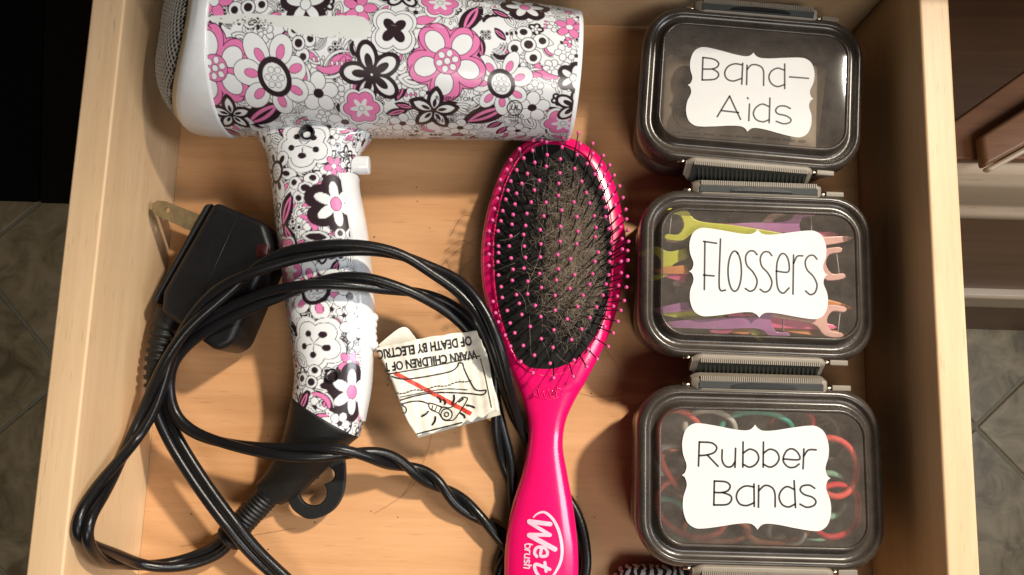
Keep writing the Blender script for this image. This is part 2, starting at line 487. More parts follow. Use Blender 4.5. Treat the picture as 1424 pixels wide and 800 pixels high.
# countertop over the cabinet, just beyond the frame: it shades the back of the drawer
YE = max(at(px, -6, 0.135).y for px in (0, 1424)) + 0.06
counter = empty('countertop', (0.1, YE + 0.28, 0.135), 'pale stone countertop above the cabinet and the back of the drawer', 'countertop')
bevel(mk('slab', *box(-1.0, 1.3, YE, YE + 0.56, 0.135, 0.165), M_GROUT, counter, False), 0.004, 3)

# dark rug on the floor at the left, and a dark strip painting the shaded tile
rug = empty('bath_mat', at(40, 120, ZF), 'black bath mat with a painted strip of floor shade on the tiles beyond the left side of the drawer', 'mat')
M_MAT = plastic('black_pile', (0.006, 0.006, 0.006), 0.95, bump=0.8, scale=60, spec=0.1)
M_TILESHADE = plastic('dark_olive_floor_shade', (0.012, 0.010, 0.006), 0.9, bump=0.8, scale=60, spec=0.1)
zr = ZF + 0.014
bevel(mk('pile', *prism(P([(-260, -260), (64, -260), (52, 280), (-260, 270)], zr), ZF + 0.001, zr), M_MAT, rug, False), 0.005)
bevel(mk('floor_shade_strip', *prism(P([(65, -260), (260, -260), (240, 287), (53, 281)], zr), ZF + 0.001, zr - 0.002), M_TILESHADE, rug, False), 0.005)  # dark slab in place of shade on the floor tiles

# ------------------------------------------------------------------ print for the dryer: drawn on a canvas in millimetres, then read at each vertex
BLK, PNK, WHT = lin(48, 34, 40), lin(228, 126, 178), lin(232, 234, 236)
class Canvas:
    def __init__(s, x0, x1, y0, y1, res):
        s.x0, s.y0, s.res = x0, y0, res
        s.w, s.h = int((x1 - x0) * res), int((y1 - y0) * res)
        s.a = np.ones((s.h, s.w, 3)) * np.array(WHT)
    def win(s, cx, cy, r):
        i0, i1 = max(0, int((cx - r - s.x0) * s.res)), min(s.w, int((cx + r - s.x0) * s.res) + 2)
        j0, j1 = max(0, int((cy - r - s.y0) * s.res)), min(s.h, int((cy + r - s.y0) * s.res) + 2)
        if i1 <= i0 or j1 <= j0: return None
        X, Y = np.meshgrid(s.x0 + np.arange(i0, i1) / s.res - cx, s.y0 + np.arange(j0, j1) / s.res - cy)
        return X, Y, (slice(j0, j1), slice(i0, i1))
    def put(s, sl, d, fill, stroke, sw):
        aa = 1.2 / s.res
        if stroke is not None:
            k = np.clip(0.5 - (d - sw / 2) / aa, 0, 1)[..., None]
            s.a[sl] = s.a[sl] * (1 - k) + np.array(stroke) * k
        if fill is not None:
            k = np.clip(0.5 - (d + (sw / 2 if stroke is not None else 0)) / aa, 0, 1)[..., None]
            s.a[sl] = s.a[sl] * (1 - k) + np.array(fill) * k
    def ell(s, cx, cy, rx, ry, rot=0, fill=WHT, stroke=BLK, sw=0.37):
        W = s.win(cx, cy, max(rx, ry) + 1)
        if W is None: return
        X, Y, sl = W; c, q = math.cos(rot), math.sin(rot)
        x, y = X * c + Y * q, -X * q + Y * c
        k0 = np.hypot(x / rx, y / ry) + 1e-9; k1 = np.hypot(x / rx ** 2, y / ry ** 2) + 1e-9
        s.put(sl, k0 * (k0 - 1) / k1, fill, stroke, sw)
    def rose(s, cx, cy, R, n, rot=0, depth=0.35, fill=WHT, stroke=BLK, sw=0.37):
        """one outline with n round lobes"""
        W = s.win(cx, cy, R + 1)
        if W is None: return
        X, Y, sl = W
        ph = np.arctan2(Y, X) - rot; rho = np.hypot(X, Y)
        m = (ph + np.pi / n) % (2 * np.pi / n) - np.pi / n
        x, y = rho * np.cos(m), rho * np.sin(m)
        rl = R * (0.26 + 0.9 / n); pr = R - rl; lobe = np.hypot(x - pr, y) - rl
        lobe = np.minimum(lobe, rho - pr * 0.9)
        s.put(sl, lobe, fill, stroke, sw)
    def petals(s, cx, cy, r0, r1, wid, n, rot=0, fill=WHT, stroke=BLK, sw=0.37, inner=None, inner_k=0.5, jit=0.0):
        for k in range(n):
            a = rot + 2 * math.pi * k / n + random.uniform(-jit, jit)
            rm, L = (r0 + r1) / 2, (r1 - r0) / 2
            s.ell(cx + rm * math.cos(a), cy + rm * math.sin(a), L, wid / 2, a, fill, stroke, sw)
            if inner is not None:
                s.ell(cx + (rm + L * 0.18) * math.cos(a), cy + (rm + L * 0.18) * math.sin(a), L * inner_k, wid / 2 * inner_k, a, inner, BLK, sw * 0.8)
    def leaf(s, cx, cy, L, w, rot=0, fill=WHT, stroke=BLK, sw=0.37):
        W = s.win(cx, cy, L / 2 + 1)
        if W is None: return
        X, Y, sl = W; c, q = math.cos(rot), math.sin(rot)
        x, y = X * c + Y * q, -X * q + Y * c
        h, b = L / 2, w / 2
        r = (h * h + b * b) / (2 * b); o = r - b
        s.put(sl, np.maximum(np.hypot(x, y + o), np.hypot(x, y - o)) - r, fill, stroke, sw)
    def arc(s, cx, cy, r, w, a0, a1, fill=PNK, stroke=BLK, sw=0.37):
        W = s.win(cx, cy, r + w + 1)
        if W is None: return
        X, Y, sl = W
        am, ah = (a0 + a1) / 2, (a1 - a0) / 2
        ph = (np.arctan2(Y, X) - am + np.pi) % (2 * np.pi) - np.pi
        rho = np.hypot(X, Y)
        t = np.clip(1 - (ph / ah) ** 2, -0.2, 1)
        d = np.maximum(np.abs(rho - r) - w / 2 * np.sign(t) * np.sqrt(np.abs(t)), (np.abs(ph) - ah) * r)
        s.put(sl, d, fill, stroke, sw)
    def blob(s, pts, fill):
        P = np.array(pts); c = (P.min(0) + P.max(0)) / 2; r = (P.max(0) - P.min(0)).max() / 2 + 1
        W = s.win(c[0], c[1], r)
        if W is None: return
        X, Y, sl = W; X = X + c[0]; Y = Y + c[1]
        ins = np.zeros(X.shape, bool); d = np.full(X.shape, 1e9)
        for i in range(len(P)):
            a, b = P[i], P[(i + 1) % len(P)]
            e = b - a; t = np.clip(((X - a[0]) * e[0] + (Y - a[1]) * e[1]) / (e @ e + 1e-9), 0, 1)
            d = np.minimum(d, np.hypot(X - a[0] - t * e[0], Y - a[1] - t * e[1]))
            cr = ((a[1] > Y) != (b[1] > Y)) & (X < (b[0] - a[0]) * (Y - a[1]) / (b[1] - a[1] + 1e-12) + a[0])
            ins ^= cr
        s.put(sl, np.where(ins, -d, d), fill, None, 0)
    def sample(s, x, y):
        gx = np.clip((x - s.x0) * s.res, 0, s.w - 1.01); gy = np.clip((y - s.y0) * s.res, 0, s.h - 1.01)
        i, j = gx.astype(int), gy.astype(int); u, v = (gx - i)[:, None], (gy - j)[:, None]
        A = s.a
        return (A[j, i] * (1 - u) + A[j, i + 1] * u) * (1 - v) + (A[j + 1, i] * (1 - u) + A[j + 1, i + 1] * u) * v

# motifs; all lengths in mm
def f_big_pink(c, x, y, R, rot=0.3, n=5):
    c.rose(x, y, R * 1.0, n, rot, 0.5, PNK, BLK, 0.5)
    for k in range(n):
        a = rot + 2 * math.pi * k / n
        for da in (-.16, .16): c.ell(x + R * .62 * math.cos(a + da), y + R * .62 * math.sin(a + da), R * .36, R * .27, a + da, PNK, BLK, .45)
    c.petals(x, y, R * .2, R * .86, R * .66, n, rot, PNK, None, 0)
    c.petals(x, y, R * .26, R * .84, R * .46, n, rot, WHT, BLK, .4, None, .5, .08)
    c.ell(x, y, R * 0.33, R * 0.31, 0, PNK, BLK, 0.4)
    for k in range(6):
        a = k * math.pi / 3 + 0.3
        c.ell(x + R * 0.2 * math.cos(a), y + R * 0.19 * math.sin(a), R * 0.085, R * 0.075, a, WHT, BLK, 0.28)
    c.ell(x, y, R * 0.08, R * 0.08, 0, WHT, BLK, 0.28)
def f_daisy_ring(c, x, y, R, rot=0.0, n=7, inner=PNK):
    for k in range(n):
        a = rot + 2 * math.pi * k / n + random.uniform(-.1, .1); L = R * random.uniform(.82, 1.12); w = R * random.uniform(.44, .62)
        m = (R * .3 + L) / 2
        c.ell(x + m * math.cos(a), y + m * math.sin(a), L - m, w / 2, a, WHT, BLK, .36)
        q = R * .58
        c.ell(x + q * math.cos(a), y + q * math.sin(a), R * .17, R * .10, a, inner, BLK, .28)
    c.ell(x, y, R * 0.40, R * 0.46, 0.5, BLK, BLK, 0.3)
    c.ell(x, y, R * 0.28, R * 0.33, 0.5, WHT, None, 0)
    for k in range(6):
        a = k * math.pi / 3
        c.ell(x + R * 0.17 * math.cos(a), y + R * 0.19 * math.sin(a), R * 0.075, R * 0.07, 0, WHT, BLK, 0.26)
    c.ell(x, y, R * 0.075, R * 0.07, 0, WHT, BLK, 0.26)
def f_black_open(c, x, y, R, rot=0.4, n=5):
    c.petals(x, y, R * 0.04, R, R * 0.66, n, rot, BLK, BLK, 0.3)
    c.petals(x, y, R * 0.2, R * 0.86, R * 0.42, n, rot, WHT, None, 0)
    c.petals(x, y, R * 0.12, R * 0.62, R * 0.24, n, rot, BLK, None, 0)
def f_black_white(c, x, y, R, rot=0.2, n=6, core=PNK):
    c.rose(x, y, R, n, rot, 0.45, BLK, BLK, 0.3)
    c.petals(x, y, R * 0.1, R * 0.76, R * 0.34, n, rot, WHT, None, 0)
    c.ell(x, y, R * 0.21, R * 0.24, 0, core, BLK, 0.4)
def f_star_black(c, x, y, R, rot=0.5, n=5):
    for k in range(n):
        a = rot + 2 * math.pi * k / n
        c.leaf(x + R * 0.5 * math.cos(a), y + R * 0.5 * math.sin(a), R * 1.08, R * 0.62, a, BLK, BLK, 0.4)
    for k in range(n):
        a = rot + 2 * math.pi * k / n
        c.leaf(x + R * 0.48 * math.cos(a), y + R * 0.48 * math.sin(a), R * 0.74, R * 0.34, a, WHT, None, 0)
        c.leaf(x + R * 0.34 * math.cos(a), y + R * 0.34 * math.sin(a), R * 0.4, R * 0.16, a, BLK, None, 0)
def f_white_heart(c, x, y, R, rot=0.9):
    c.rose(x, y, R * 1.18, 4, rot, 0.4, WHT, BLK, 0.4)
    c.rose(x, y, R * 0.98, 4, rot, 0.4, WHT, BLK, 0.4)
    c.petals(x, y, 0, R * 0.66, R * 0.46, 4, rot, BLK, None, 0)
def f_pink_small(c, x, y, R, rot=0.1, n=6):
    c.rose(x, y, R * 1.2, n, rot, 0.4, WHT, BLK, 0.35)
    c.rose(x, y, R, n, rot, 0.45, PNK, BLK, 0.4)
    c.petals(x, y, 0, R * 0.62, R * 0.26, n, rot, WHT, None, 0)
    c.ell(x, y, R * 0.16, R * 0.16, 0, WHT, BLK, 0.3)
def f_pink_solid(c, x, y, R, rot=0.2, n=5):
    c.petals(x, y, R * 0.15, R, R * 0.6, n, rot, PNK, BLK, 0.35)
    c.ell(x, y, R * 0.25, R * 0.25, 0, WHT, BLK, 0.3)
def f_line(c, x, y, R, rot=0.2, n=5, core=BLK):
    c.petals(x, y, R * 0.16, R, R * 0.74, n, rot, WHT, BLK, 0.38)
    c.ell(x, y, R * 0.24, R * 0.22, 0, core, BLK, 0.3)
def f_eye(c, x, y, R, rot=0.0):
    c.petals(x, y, R * 0.25, R, R * 0.78, 4, rot, WHT, BLK, 0.4, BLK, 0.45)
    c.ell(x, y, R * 0.36, R * 0.36, 0, WHT, BLK, 0.45); c.ell(x, y, R * 0.22, R * 0.22, 0, BLK, None, 0)
def f_stamen(c, x, y, R, rot=0.3, n=5):
    c.rose(x, y, R * 1.25, n, rot, 0.4, WHT, BLK, 0.38)
    c.rose(x, y, R, n, rot, 0.45, WHT, BLK, 0.4)
    for k in range(n):
        a = rot + 2 * math.pi * k / n
        c.leaf(x + R * 0.22 * math.cos(a), y + R * 0.22 * math.sin(a), R * 0.46, 0.5, a, BLK, None, 0)
        c.ell(x + R * 0.48 * math.cos(a), y + R * 0.48 * math.sin(a), R * 0.14, R * 0.14, 0, BLK, None, 0)
def f_leafstripe(c, x, y, L, rot):
    c.leaf(x, y, L, L * 0.42, rot, BLK, BLK, 0.4)
    c.leaf(x, y, L * 0.84, L * 0.22, rot + 0.12, PNK, BLK, 0.3)
    c.leaf(x, y, L * 0.6, L * 0.07, rot + 0.12, BLK, None, 0)
def f_leafwhite(c, x, y, L, rot, core=None):
    c.leaf(x, y, L, L * 0.48, rot, WHT, BLK, 0.4)
    c.leaf(x, y, L * 0.68, L * 0.27, rot, WHT if core is None else core, BLK, 0.35)
    if core is None: c.leaf(x, y, L * 0.42, L * 0.05, rot, BLK, None, 0)
def f_swoosh(c, x, y, r, a, fill=PNK):
    c.arc(x, y, r, r * 0.42, a - 1.0, a + 1.0, fill, BLK, 0.4)
    c.arc(x, y, r * 1.35, r * 0.18, a - 0.9, a + 0.9, WHT, BLK, 0.35)
def f_drops(c, x, y, a, fill=WHT):
    for k in range(3):
        c.ell(x + k * 2.6 * math.cos(a), y + k * 2.6 * math.sin(a), 0.75, 1.15, a, fill, BLK, 0.32)
def doodles(c, x0, x1, y0, y1, step):
    y = y0; row = 0
    while y < y1:
        x = x0 + (row % 2) * step / 2
        while x < x1:
            px, py = x + random.uniform(-.35, .35) * step, y + random.uniform(-.35, .35) * step
            a = random.uniform(0, 6.28); k = random.random(); s = step * random.uniform(0.8, 1.15)
            if k < .20: f_line(c, px, py, s * .62, a, random.choice((5, 6)), random.choice((BLK, WHT, WHT)))
            elif k < .33: f_leafwhite(c, px, py, s * 1.7, a, random.choice((None, None, PNK)))
            elif k < .47: f_swoosh(c, px, py, s * .6, a, random.choice((PNK, PNK, WHT, BLK)))
            elif k < .55: f_drops(c, px, py, a, random.choice((WHT, WHT, PNK, BLK)))
            elif k < .61: f_eye(c, px, py, s * .5, a)
            elif k < .68: f_leafstripe(c, px, py, s * 1.4, a)
            elif k < .72: f_pink_solid(c, px, py, s * .45, a)
            elif k < .86:
                c.rose(px, py, s * .72, 5, a, .4, WHT, BLK, .33); c.rose(px, py, s * .52, 5, a, .4, WHT, BLK, .33); c.ell(px, py, s * .1, s * .1, 0, WHT, BLK, .3)
            elif k < .90: f_black_white(c, px, py, s * .55, a, 5, WHT)
            else:
                for q in range(3): c.arc(px, py, s * (.35 + .2 * q), s * .12, a, a + 2.2, WHT, BLK, .33)
            x += step
        y += step * 0.9; row += 1

# ------------------------------------------------------------------ hair dryer
A_ = at(300, 67, 0.050); B_ = at(797, 107, 0.041)
axis = (B_ - A_); UB = axis.length; axis.normalize()
side = Vector((-axis.y, axis.x, 0)).normalized()        # towards image top
upv = axis.cross(side)
RA = abs((at(302, 184, 0.050) - A_).dot(side)); RB = abs((at(790, 192, 0.041) - B_).dot(side))
def barR(u): return RA + (RB - RA) * (u / UB)
def bar_pt(u, phi, lift=0.0):
    r = barR(u) + lift
    return A_ + axis * u + side * (r * math.sin(phi)) + upv * (r * math.cos(phi))
def bar_uv(px, py):
    z = 0.085
    for _ in range(14):
        p = at(px, py, z); u = (p - A_).dot(axis); l = (p - A_).dot(side); r = barR(u)
        zz = (A_.z + axis.z * u) + math.sqrt(max(0.0, r * r - l * l)); z = 0.5 * z + 0.5 * zz
    return u, math.asin(max(-1, min(1, l / r)))
RREF = 0.0425
SEAM = bar_uv(287, 60)[0]
cb = Canvas(SEAM * 1000 - 6, UB * 1000 + 6, -92, 92, 7.0)
doodles(cb, SEAM * 1000 - 4, UB * 1000 + 6, -92, 92, 8.2)
def bc(px, py):
    u, p = bar_uv(px, py); return u * 1000, p * RREF * 1000
K = 0.41 * 0.97
def heroes(lst):
    for fn, px, py, R, *a in lst:
        x, y = bc(px, py); fn(cb, x, y, R * K, *a)
heroes([
    (f_leafstripe, 365, 160, 75, 0.5), (f_leafstripe, 675, 160, 72, 0.4), (f_leafstripe, 655, 25, 60, 1.1),
    (f_swoosh, 480, 105, 22, 2.2), (f_swoosh, 455, 70, 24, -1.2), (f_swoosh, 770, 85, 24, -2.2), (f_swoosh, 745, 125, 22, 2.2),
    (f_leafwhite, 575, 112, 45, -0.1), (f_leafwhite, 590, 28, 50, 0.3, PNK), (f_leafwhite, 330, 165, 48, -0.4), (f_leafwhite, 420, 100, 40, 2.0, PNK),
    (f_line, 443, 130, 28, 0.3), (f_line, 740, 150, 26, 0.3), (f_eye, 735, 62, 30, 0.4), (f_eye, 415, 60, 24, 0.4),
    (f_line, 480, 170, 24), (f_line, 560, 172, 20), (f_line, 640, 178, 20), (f_line, 720, 182, 18),
    (f_drops, 462, 88, 0.1), (f_drops, 565, 132, 0.2, PNK), (f_drops, 768, 112, 0.0), (f_drops, 705, 47, 0.6, BLK), (f_drops, 345, 38, 0.2, BLK),
    (f_big_pink, 299, 95, 50, 0.5), (f_star_black, 322, 160, 30, 0.3),
    (f_daisy_ring, 382, 108, 54, 0.4, 7), (f_white_heart, 548, 42, 30, 0.8), (f_black_open, 517, 104, 44, 0.6, 5),
    (f_daisy_ring, 697, 117, 47, 0.4, 7), (f_big_pink, 622, 85, 56, 0.9), (f_star_black, 603, 154, 36, 0.2),
    (f_pink_small, 503, 151, 26), (f_pink_small, 783, 172, 28), (f_black_white, 730, 10, 36, 0.2, 6), (f_black_white, 425, 6, 34, 0.5, 5, WHT),
    (f_pink_small, 612, 4, 26), (f_pink_solid, 500, 12, 24), (f_pink_solid, 298, 2, 24), (f_pink_solid, 792, 38, 22), (f_black_open, 800, 148, 32, 0.2, 5),
    (f_black_open, 560, -8, 30), (f_eye, 345, 10, 26, 0.3), (f_black_white, 797, 108, 24, 0.1, 5, WHT)])
# worn strip where the print has rubbed off
WORN = lin(222, 224, 221)
pts = [(286, 27), (330, 21), (420, 25), (470, 24), (502, 25), (515, 38), (512, 52), (497, 56), (450, 54), (420, 50), (395, 40), (340, 36), (300, 34)]
pp = [bc(*p) for p in pts]
pp = [(p[0] + random.uniform(-.4, .4), p[1] + random.uniform(-.35, .35) + .8) for p in catmull(pp + pp[:1], 5)[:-1]]
cb.blob(pp, WORN)
for _ in range(60):
    x, y = bc(random.gauss(350, 16), random.gauss(30, 3)); cb.ell(x, y, random.uniform(.15, .9), random.uniform(.1, .4), random.gauss(0, .3), BLK, None, 0)
for _ in range(14):
    x, y = bc(random.uniform(400, 510), random.gauss(50, 5)); cb.ell(x, y, random.uniform(.1, .5), random.uniform(.1, .3), random.uniform(0, 3), BLK, None, 0)
for _ in range(22):   # scratches
    x, y = bc(random.uniform(300, 800), random.uniform(5, 60)); cb.leaf(x, y, random.uniform(2, 7), random.uniform(.15, .35), random.gauss(-0.15, .3), WHT, None, 0)

dry_loc = (bar_pt(UB * 0.5, math.pi)); dry_loc.z = 0.0
dryer = empty('hair_dryer', dry_loc, 'white hair dryer printed with pink and black flowers, black cord looped over its handle', 'hair dryer')
M_PRINT = printed('flower_print')
def attr_color(o, cols):
    me = o.data
    a = me.color_attributes.new('print', 'FLOAT_COLOR', 'POINT')
    C4 = np.ones((len(me.vertices), 4), np.float32); C4[:, :3] = cols
    a.data.foreach_set('color', C4.ravel())

def fast_grid(name, V, nu, nv, mat, parent, cols=None):
    """big grid mesh through foreach_set"""
    V = np.asarray(V, np.float32) - np.array(wloc(parent), np.float32)
    i = np.arange(nu - 1)[:, None]; j = np.arange(nv - 1)[None]
    q = np.stack([i * nv + j, (i + 1) * nv + j, (i + 1) * nv + j + 1, i * nv + j + 1], -1).reshape(-1, 4).astype(np.int32)
    me = bpy.data.meshes.new(name)
    me.vertices.add(len(V)); me.vertices.foreach_set('co', V.ravel())
    me.loops.add(q.size); me.loops.foreach_set('vertex_index', q.ravel())
    me.polygons.add(len(q)); me.polygons.foreach_set('loop_start', np.arange(0, q.size, 4, dtype=np.int32))
    me.polygons.foreach_set('use_smooth', np.ones(len(q), bool))
    me.materials.append(mat); me.update(); me.validate()
    o = bpy.data.objects.new(name, me); o.parent = parent; COL.objects.link(o)
    if cols is not None: attr_color(o, cols)
    return o

nu = 620
us = np.linspace(SEAM, UB, nu)
ph = np.r_[np.linspace(math.pi, R_(112), 16, endpoint=False), np.linspace(R_(112), R_(-112), 440), np.linspace(R_(-112), -math.pi, 17)[1:]]
U, PH = np.meshgrid(us, ph, indexing='ij')
Rg = RA + (RB - RA) * U / UB
# soft rolled edge at the nozzle end
endk = np.clip((U - (UB - 0.0012)) / 0.0012, 0, 1); Rg = Rg - 0.0006 * endk ** 2
ax, sd, uv_ = np.array(axis), np.array(side), np.array(upv)
V = np.array(A_) + U[..., None] * ax + (Rg * np.sin(PH))[..., None] * sd + (Rg * np.cos(PH))[..., None] * uv_
cols = cb.sample((U * 1000).ravel(), (PH * RREF * 1000).ravel())
cols[((UB - U).ravel() < 0.0016)] = WHT
fast_grid('barrel', V.reshape(-1, 3), nu, len(ph), M_PRINT, dryer, cols)

# nozzle lip, bore and outlet grid
def lathe(prof, n=64, a0=0.0, a1=2 * math.pi):
    v = []
    for u, r in prof:
        for k in range(n):
            p = a0 + (a1 - a0) * k / n
            v.append(A_ + axis * u + side * (r * math.sin(p)) + upv * (r * math.cos(p)))
    return v, grid_faces(len(prof), n, True)
mk('nozzle', *lathe([(UB - 0.0002, RB - 0.0004), (UB + 0.0010, RB - 0.0010), (UB + 0.0012, RB - 0.002), (UB - 0.004, RB - 0.003), (UB - 0.03, RB - 0.004)]), M_WHITE, dryer)
mk('outlet_grill', *lathe([(UB - 0.03, RB - 0.0035), (UB - 0.031, 0.02), (UB - 0.028, 0.012), (UB - 0.031, 0.0005)]), M_BLACK, dryer)

# rear cap (slanted), bevel ring and domed perforated grill
ub_top = bar_uv(261, 55)[0]
pc = at(255, 184, 0.050); ub_bot = (pc - A_).dot(axis)
def back_u(p): return ub_top + (ub_bot - ub_top) * (math.sin(p) ** 2 if True else 0)
def ringpts(du, r_fn, n=96):
    out = []
    for k in range(n):
        p = 2 * math.pi * k / n
        u = back_u(p) + du
        r = r_fn(p)
        out.append(A_ + axis * u + side * (r * math.sin(p)) + upv * (r * math.cos(p)))
    return out
rseam = barR(SEAM)
capv = []
n = 96
for k_, (mode, val, dr) in enumerate([('s', 0.0003, 0.0), ('s', 0.0001, 0.0009), ('s', -0.0012, 0.0012), ('m', 0.5, 0.0016), ('b', 0.004, 0.0010), ('b', 0.0015, 0.0002), ('b', 0.0, -0.0012)]):
    for k in range(n):
        p = 2 * math.pi * k / n
        u = SEAM + val if mode == 's' else (back_u(p) + val if mode == 'b' else (SEAM + back_u(p)) / 2)
        r = rseam + dr
        capv.append(A_ + axis * u + side * (r * math.sin(p)) + upv * (r * math.cos(p)))
mk('rear_cap', capv, grid_faces(7, n, True, True), M_WHITE, dryer)
bv = ringpts(0.0, lambda p: rseam - 0.0012) + ringpts(-0.0030, lambda p: rseam - 0.0040) + ringpts(-0.0036, lambda p: rseam - 0.0065) + ringpts(0.001, lambda p: rseam - 0.0075)
mk('bevel_ring', bv, grid_faces(4, n, True, True), M_CREAM, dryer)
RG = rseam - 0.0058
def dome_pt(a, b, inset=0.0):
    r = math.hypot(a, b) / RG; p = math.atan2(a, b)
    u = (ub_top + (ub_bot - ub_top) * math.sin(p) ** 2 * min(1, r) ** 1.2) - 0.0032 - 0.030 * (1 - min(1, r) ** 2) ** 0.85 + inset
    return A_ + axis * u + side * a + upv * b
g = MB(); pit = 0.00245
for i in range(-24, 25):
    for j in range(-26, 27):
        a, b = (i + (j % 2) / 2) * pit, j * pit * 0.866
        if math.hypot(a, b) > RG - pit * 0.3 or b < -0.012: continue
        hexo = [(a + pit / 1.732 * math.cos(R_(60 * k + 30)), b + pit / 1.732 * math.sin(R_(60 * k + 30))) for k in range(6)]
        hexi = [(a + pit * 0.44 * math.cos(R_(60 * k + 30)), b + pit * 0.46 * math.sin(R_(60 * k + 30))) for k in range(6)]
        v = [dome_pt(*q) for q in hexo] + [dome_pt(*q) for q in hexi] + [dome_pt(*q, 0.0008) for q in hexi]
        g.add(v, [(k, 6 + k, 6 + (k + 1) % 6, (k + 1) % 6) for k in range(6)] + [(6 + k, 12 + k, 12 + (k + 1) % 6, 6 + (k + 1) % 6) for k in range(6)])
tag(mk('intake_grill', g.v, g.f, M_STEEL, dryer, False), kind='stuff')
dv, rr = [], np.linspace(0.001, 1.0, 10)
for r in rr:
    for k in range(48):
        p = 2 * math.pi * k / 48
        dv.append(dome_pt(RG * r * math.sin(p), RG * r * math.cos(p), 0.004))
mk('intake_filter', dv, grid_faces(10, 48, True), M_BLACK, dryer)

# handle: pairs of left/right outline points, centre height, half thickness
HST = [((348, 150), (526, 150), .045, .009), ((352, 174), (522, 176), .0440, .013), ((358, 191), (516, 193), .0425, .0165), ((367, 205), (505, 206), .041, .0188), ((374, 222), (497, 222), .039, .0203),
       ((380, 260), (497, 262), .036, .021), ((386, 320), (507, 315), .033, .0205), ((393, 375), (514, 370), .031, .020),
       ((400, 430), (518, 425), .029, .020), ((407, 480), (518, 480), .027, .0195), ((411, 520), (514, 535), .026, .0195), ((408, 553), (500, 607), .025, .019)]
def stations(st, n):
    A = np.array([[*l, *r, z, h] for l, r, z, h in st], float)
    return catmull(A, n)
def section(row, Ts, expo=2.3, off=0.0):
    lx, ly, rx, ry, zc, hz = row
    L, Rr = np.array(at(lx, ly, zc)), np.array(at(rx, ry, zc))
    m, h = (L + Rr) / 2, (Rr - L) / 2
    hl = np.linalg.norm(h); hd = h / hl
    c, s = np.cos(Ts), np.sin(Ts)
    x = np.sign(c) * np.abs(c) ** (2 / expo) * (hl + off); z = np.sign(s) * np.abs(s) ** (2 / expo) * (hz + off)
    out = m[None] + x[:, None] * hd[None]
    out[:, 2] += z
    return out
ch = Canvas(250, 660, 130, 640, 3.2)
def hc(px, py):
    # seen on the upper surface -> section position -> unrolled canvas
    rows = np.array([[*l, *r, z, h] for l, r, z, h in HST]); ym = (rows[:, 1] + rows[:, 3]) / 2
    zc = np.interp(py, ym, rows[:, 4]); hz = np.interp(py, ym, rows[:, 5])
    k = (HC - zc - hz * 0.9) / (HC - zc)
    px2, py2 = 712 + (px - 712) * k, 566 + (py - 566) * k
    l, r = np.interp(py2, ym, rows[:, 0]), np.interp(py2, ym, rows[:, 2])
    m, h = (l + r) / 2, (r - l) / 2
    s = max(-.98, min(.98, (px2 - m) / h))
    return m + h * math.asin(s), py2
_save = [BLK]
class Scaled:            # lets the mm motifs draw on a canvas measured in photo pixels
    K = 1 / 0.43
    def __init__(s, c): s.c = c
    def ell(s, cx, cy, rx, ry, rot=0, fill=WHT, stroke=BLK, sw=.4): s.c.ell(cx, cy, rx * s.K, ry * s.K, rot, fill, stroke, sw * s.K)
    def rose(s, cx, cy, R, n, rot=0, depth=.35, fill=WHT, stroke=BLK, sw=.4): s.c.rose(cx, cy, R * s.K, n, rot, depth, fill, stroke, sw * s.K)
    def leaf(s, cx, cy, L, w, rot=0, fill=WHT, stroke=BLK, sw=.4): s.c.leaf(cx, cy, L * s.K, w * s.K, rot, fill, stroke, sw * s.K)
    def arc(s, cx, cy, r, w, a0, a1, fill=PNK, stroke=BLK, sw=.4): s.c.arc(cx, cy, r * s.K, w * s.K, a0, a1, fill, stroke, sw * s.K)
def draw_h(fn, px, py, R, *a):
    x, y = hc(px, py)
    class L(Scaled):
        def ell(s, cx, cy, *k, **q): Scaled.ell(s, x + cx * s.K, y + cy * s.K, *k, **q)
        def rose(s, cx, cy, *k, **q): Scaled.rose(s, x + cx * s.K, y + cy * s.K, *k, **q)
        def leaf(s, cx, cy, *k, **q): Scaled.leaf(s, x + cx * s.K, y + cy * s.K, *k, **q)
        def arc(s, cx, cy, *k, **q): Scaled.arc(s, x + cx * s.K, y + cy * s.K, *k, **q)
        petals = Canvas.petals
    fn(L(ch), 0, 0, R * 0.43, *a)
for row in range(26):
    for colm in range(13):
        px, py = 330 + colm * 19 + random.uniform(-6, 6) + (row % 2) * 9, 150 + row * 18 + random.uniform(-6, 6)
        k = random.random(); a = random.uniform(0, 6.28)
        fn, R, *ex = random.choice([(f_line, 14, a), (f_leafwhite, 30, a, None), (f_swoosh, 11, a), (f_eye, 13, a), (f_leafstripe, 26, a), (f_line, 12, a), (f_leafwhite, 26, a, PNK), (f_star_black, 15, a)])
        class L2(Scaled):
            def ell(s, cx, cy, *k, **q): Scaled.ell(s, px + cx * s.K, py + cy * s.K, *k, **q)
            def rose(s, cx, cy, *k, **q): Scaled.rose(s, px + cx * s.K, py + cy * s.K, *k, **q)
            def leaf(s, cx, cy, *k, **q): Scaled.leaf(s, px + cx * s.K, py + cy * s.K, *k, **q)
            def arc(s, cx, cy, *k, **q): Scaled.arc(s, px + cx * s.K, py + cy * s.K, *k, **q)
            petals = Canvas.petals
        fn(L2(ch), 0, 0, R * 0.43, *ex)
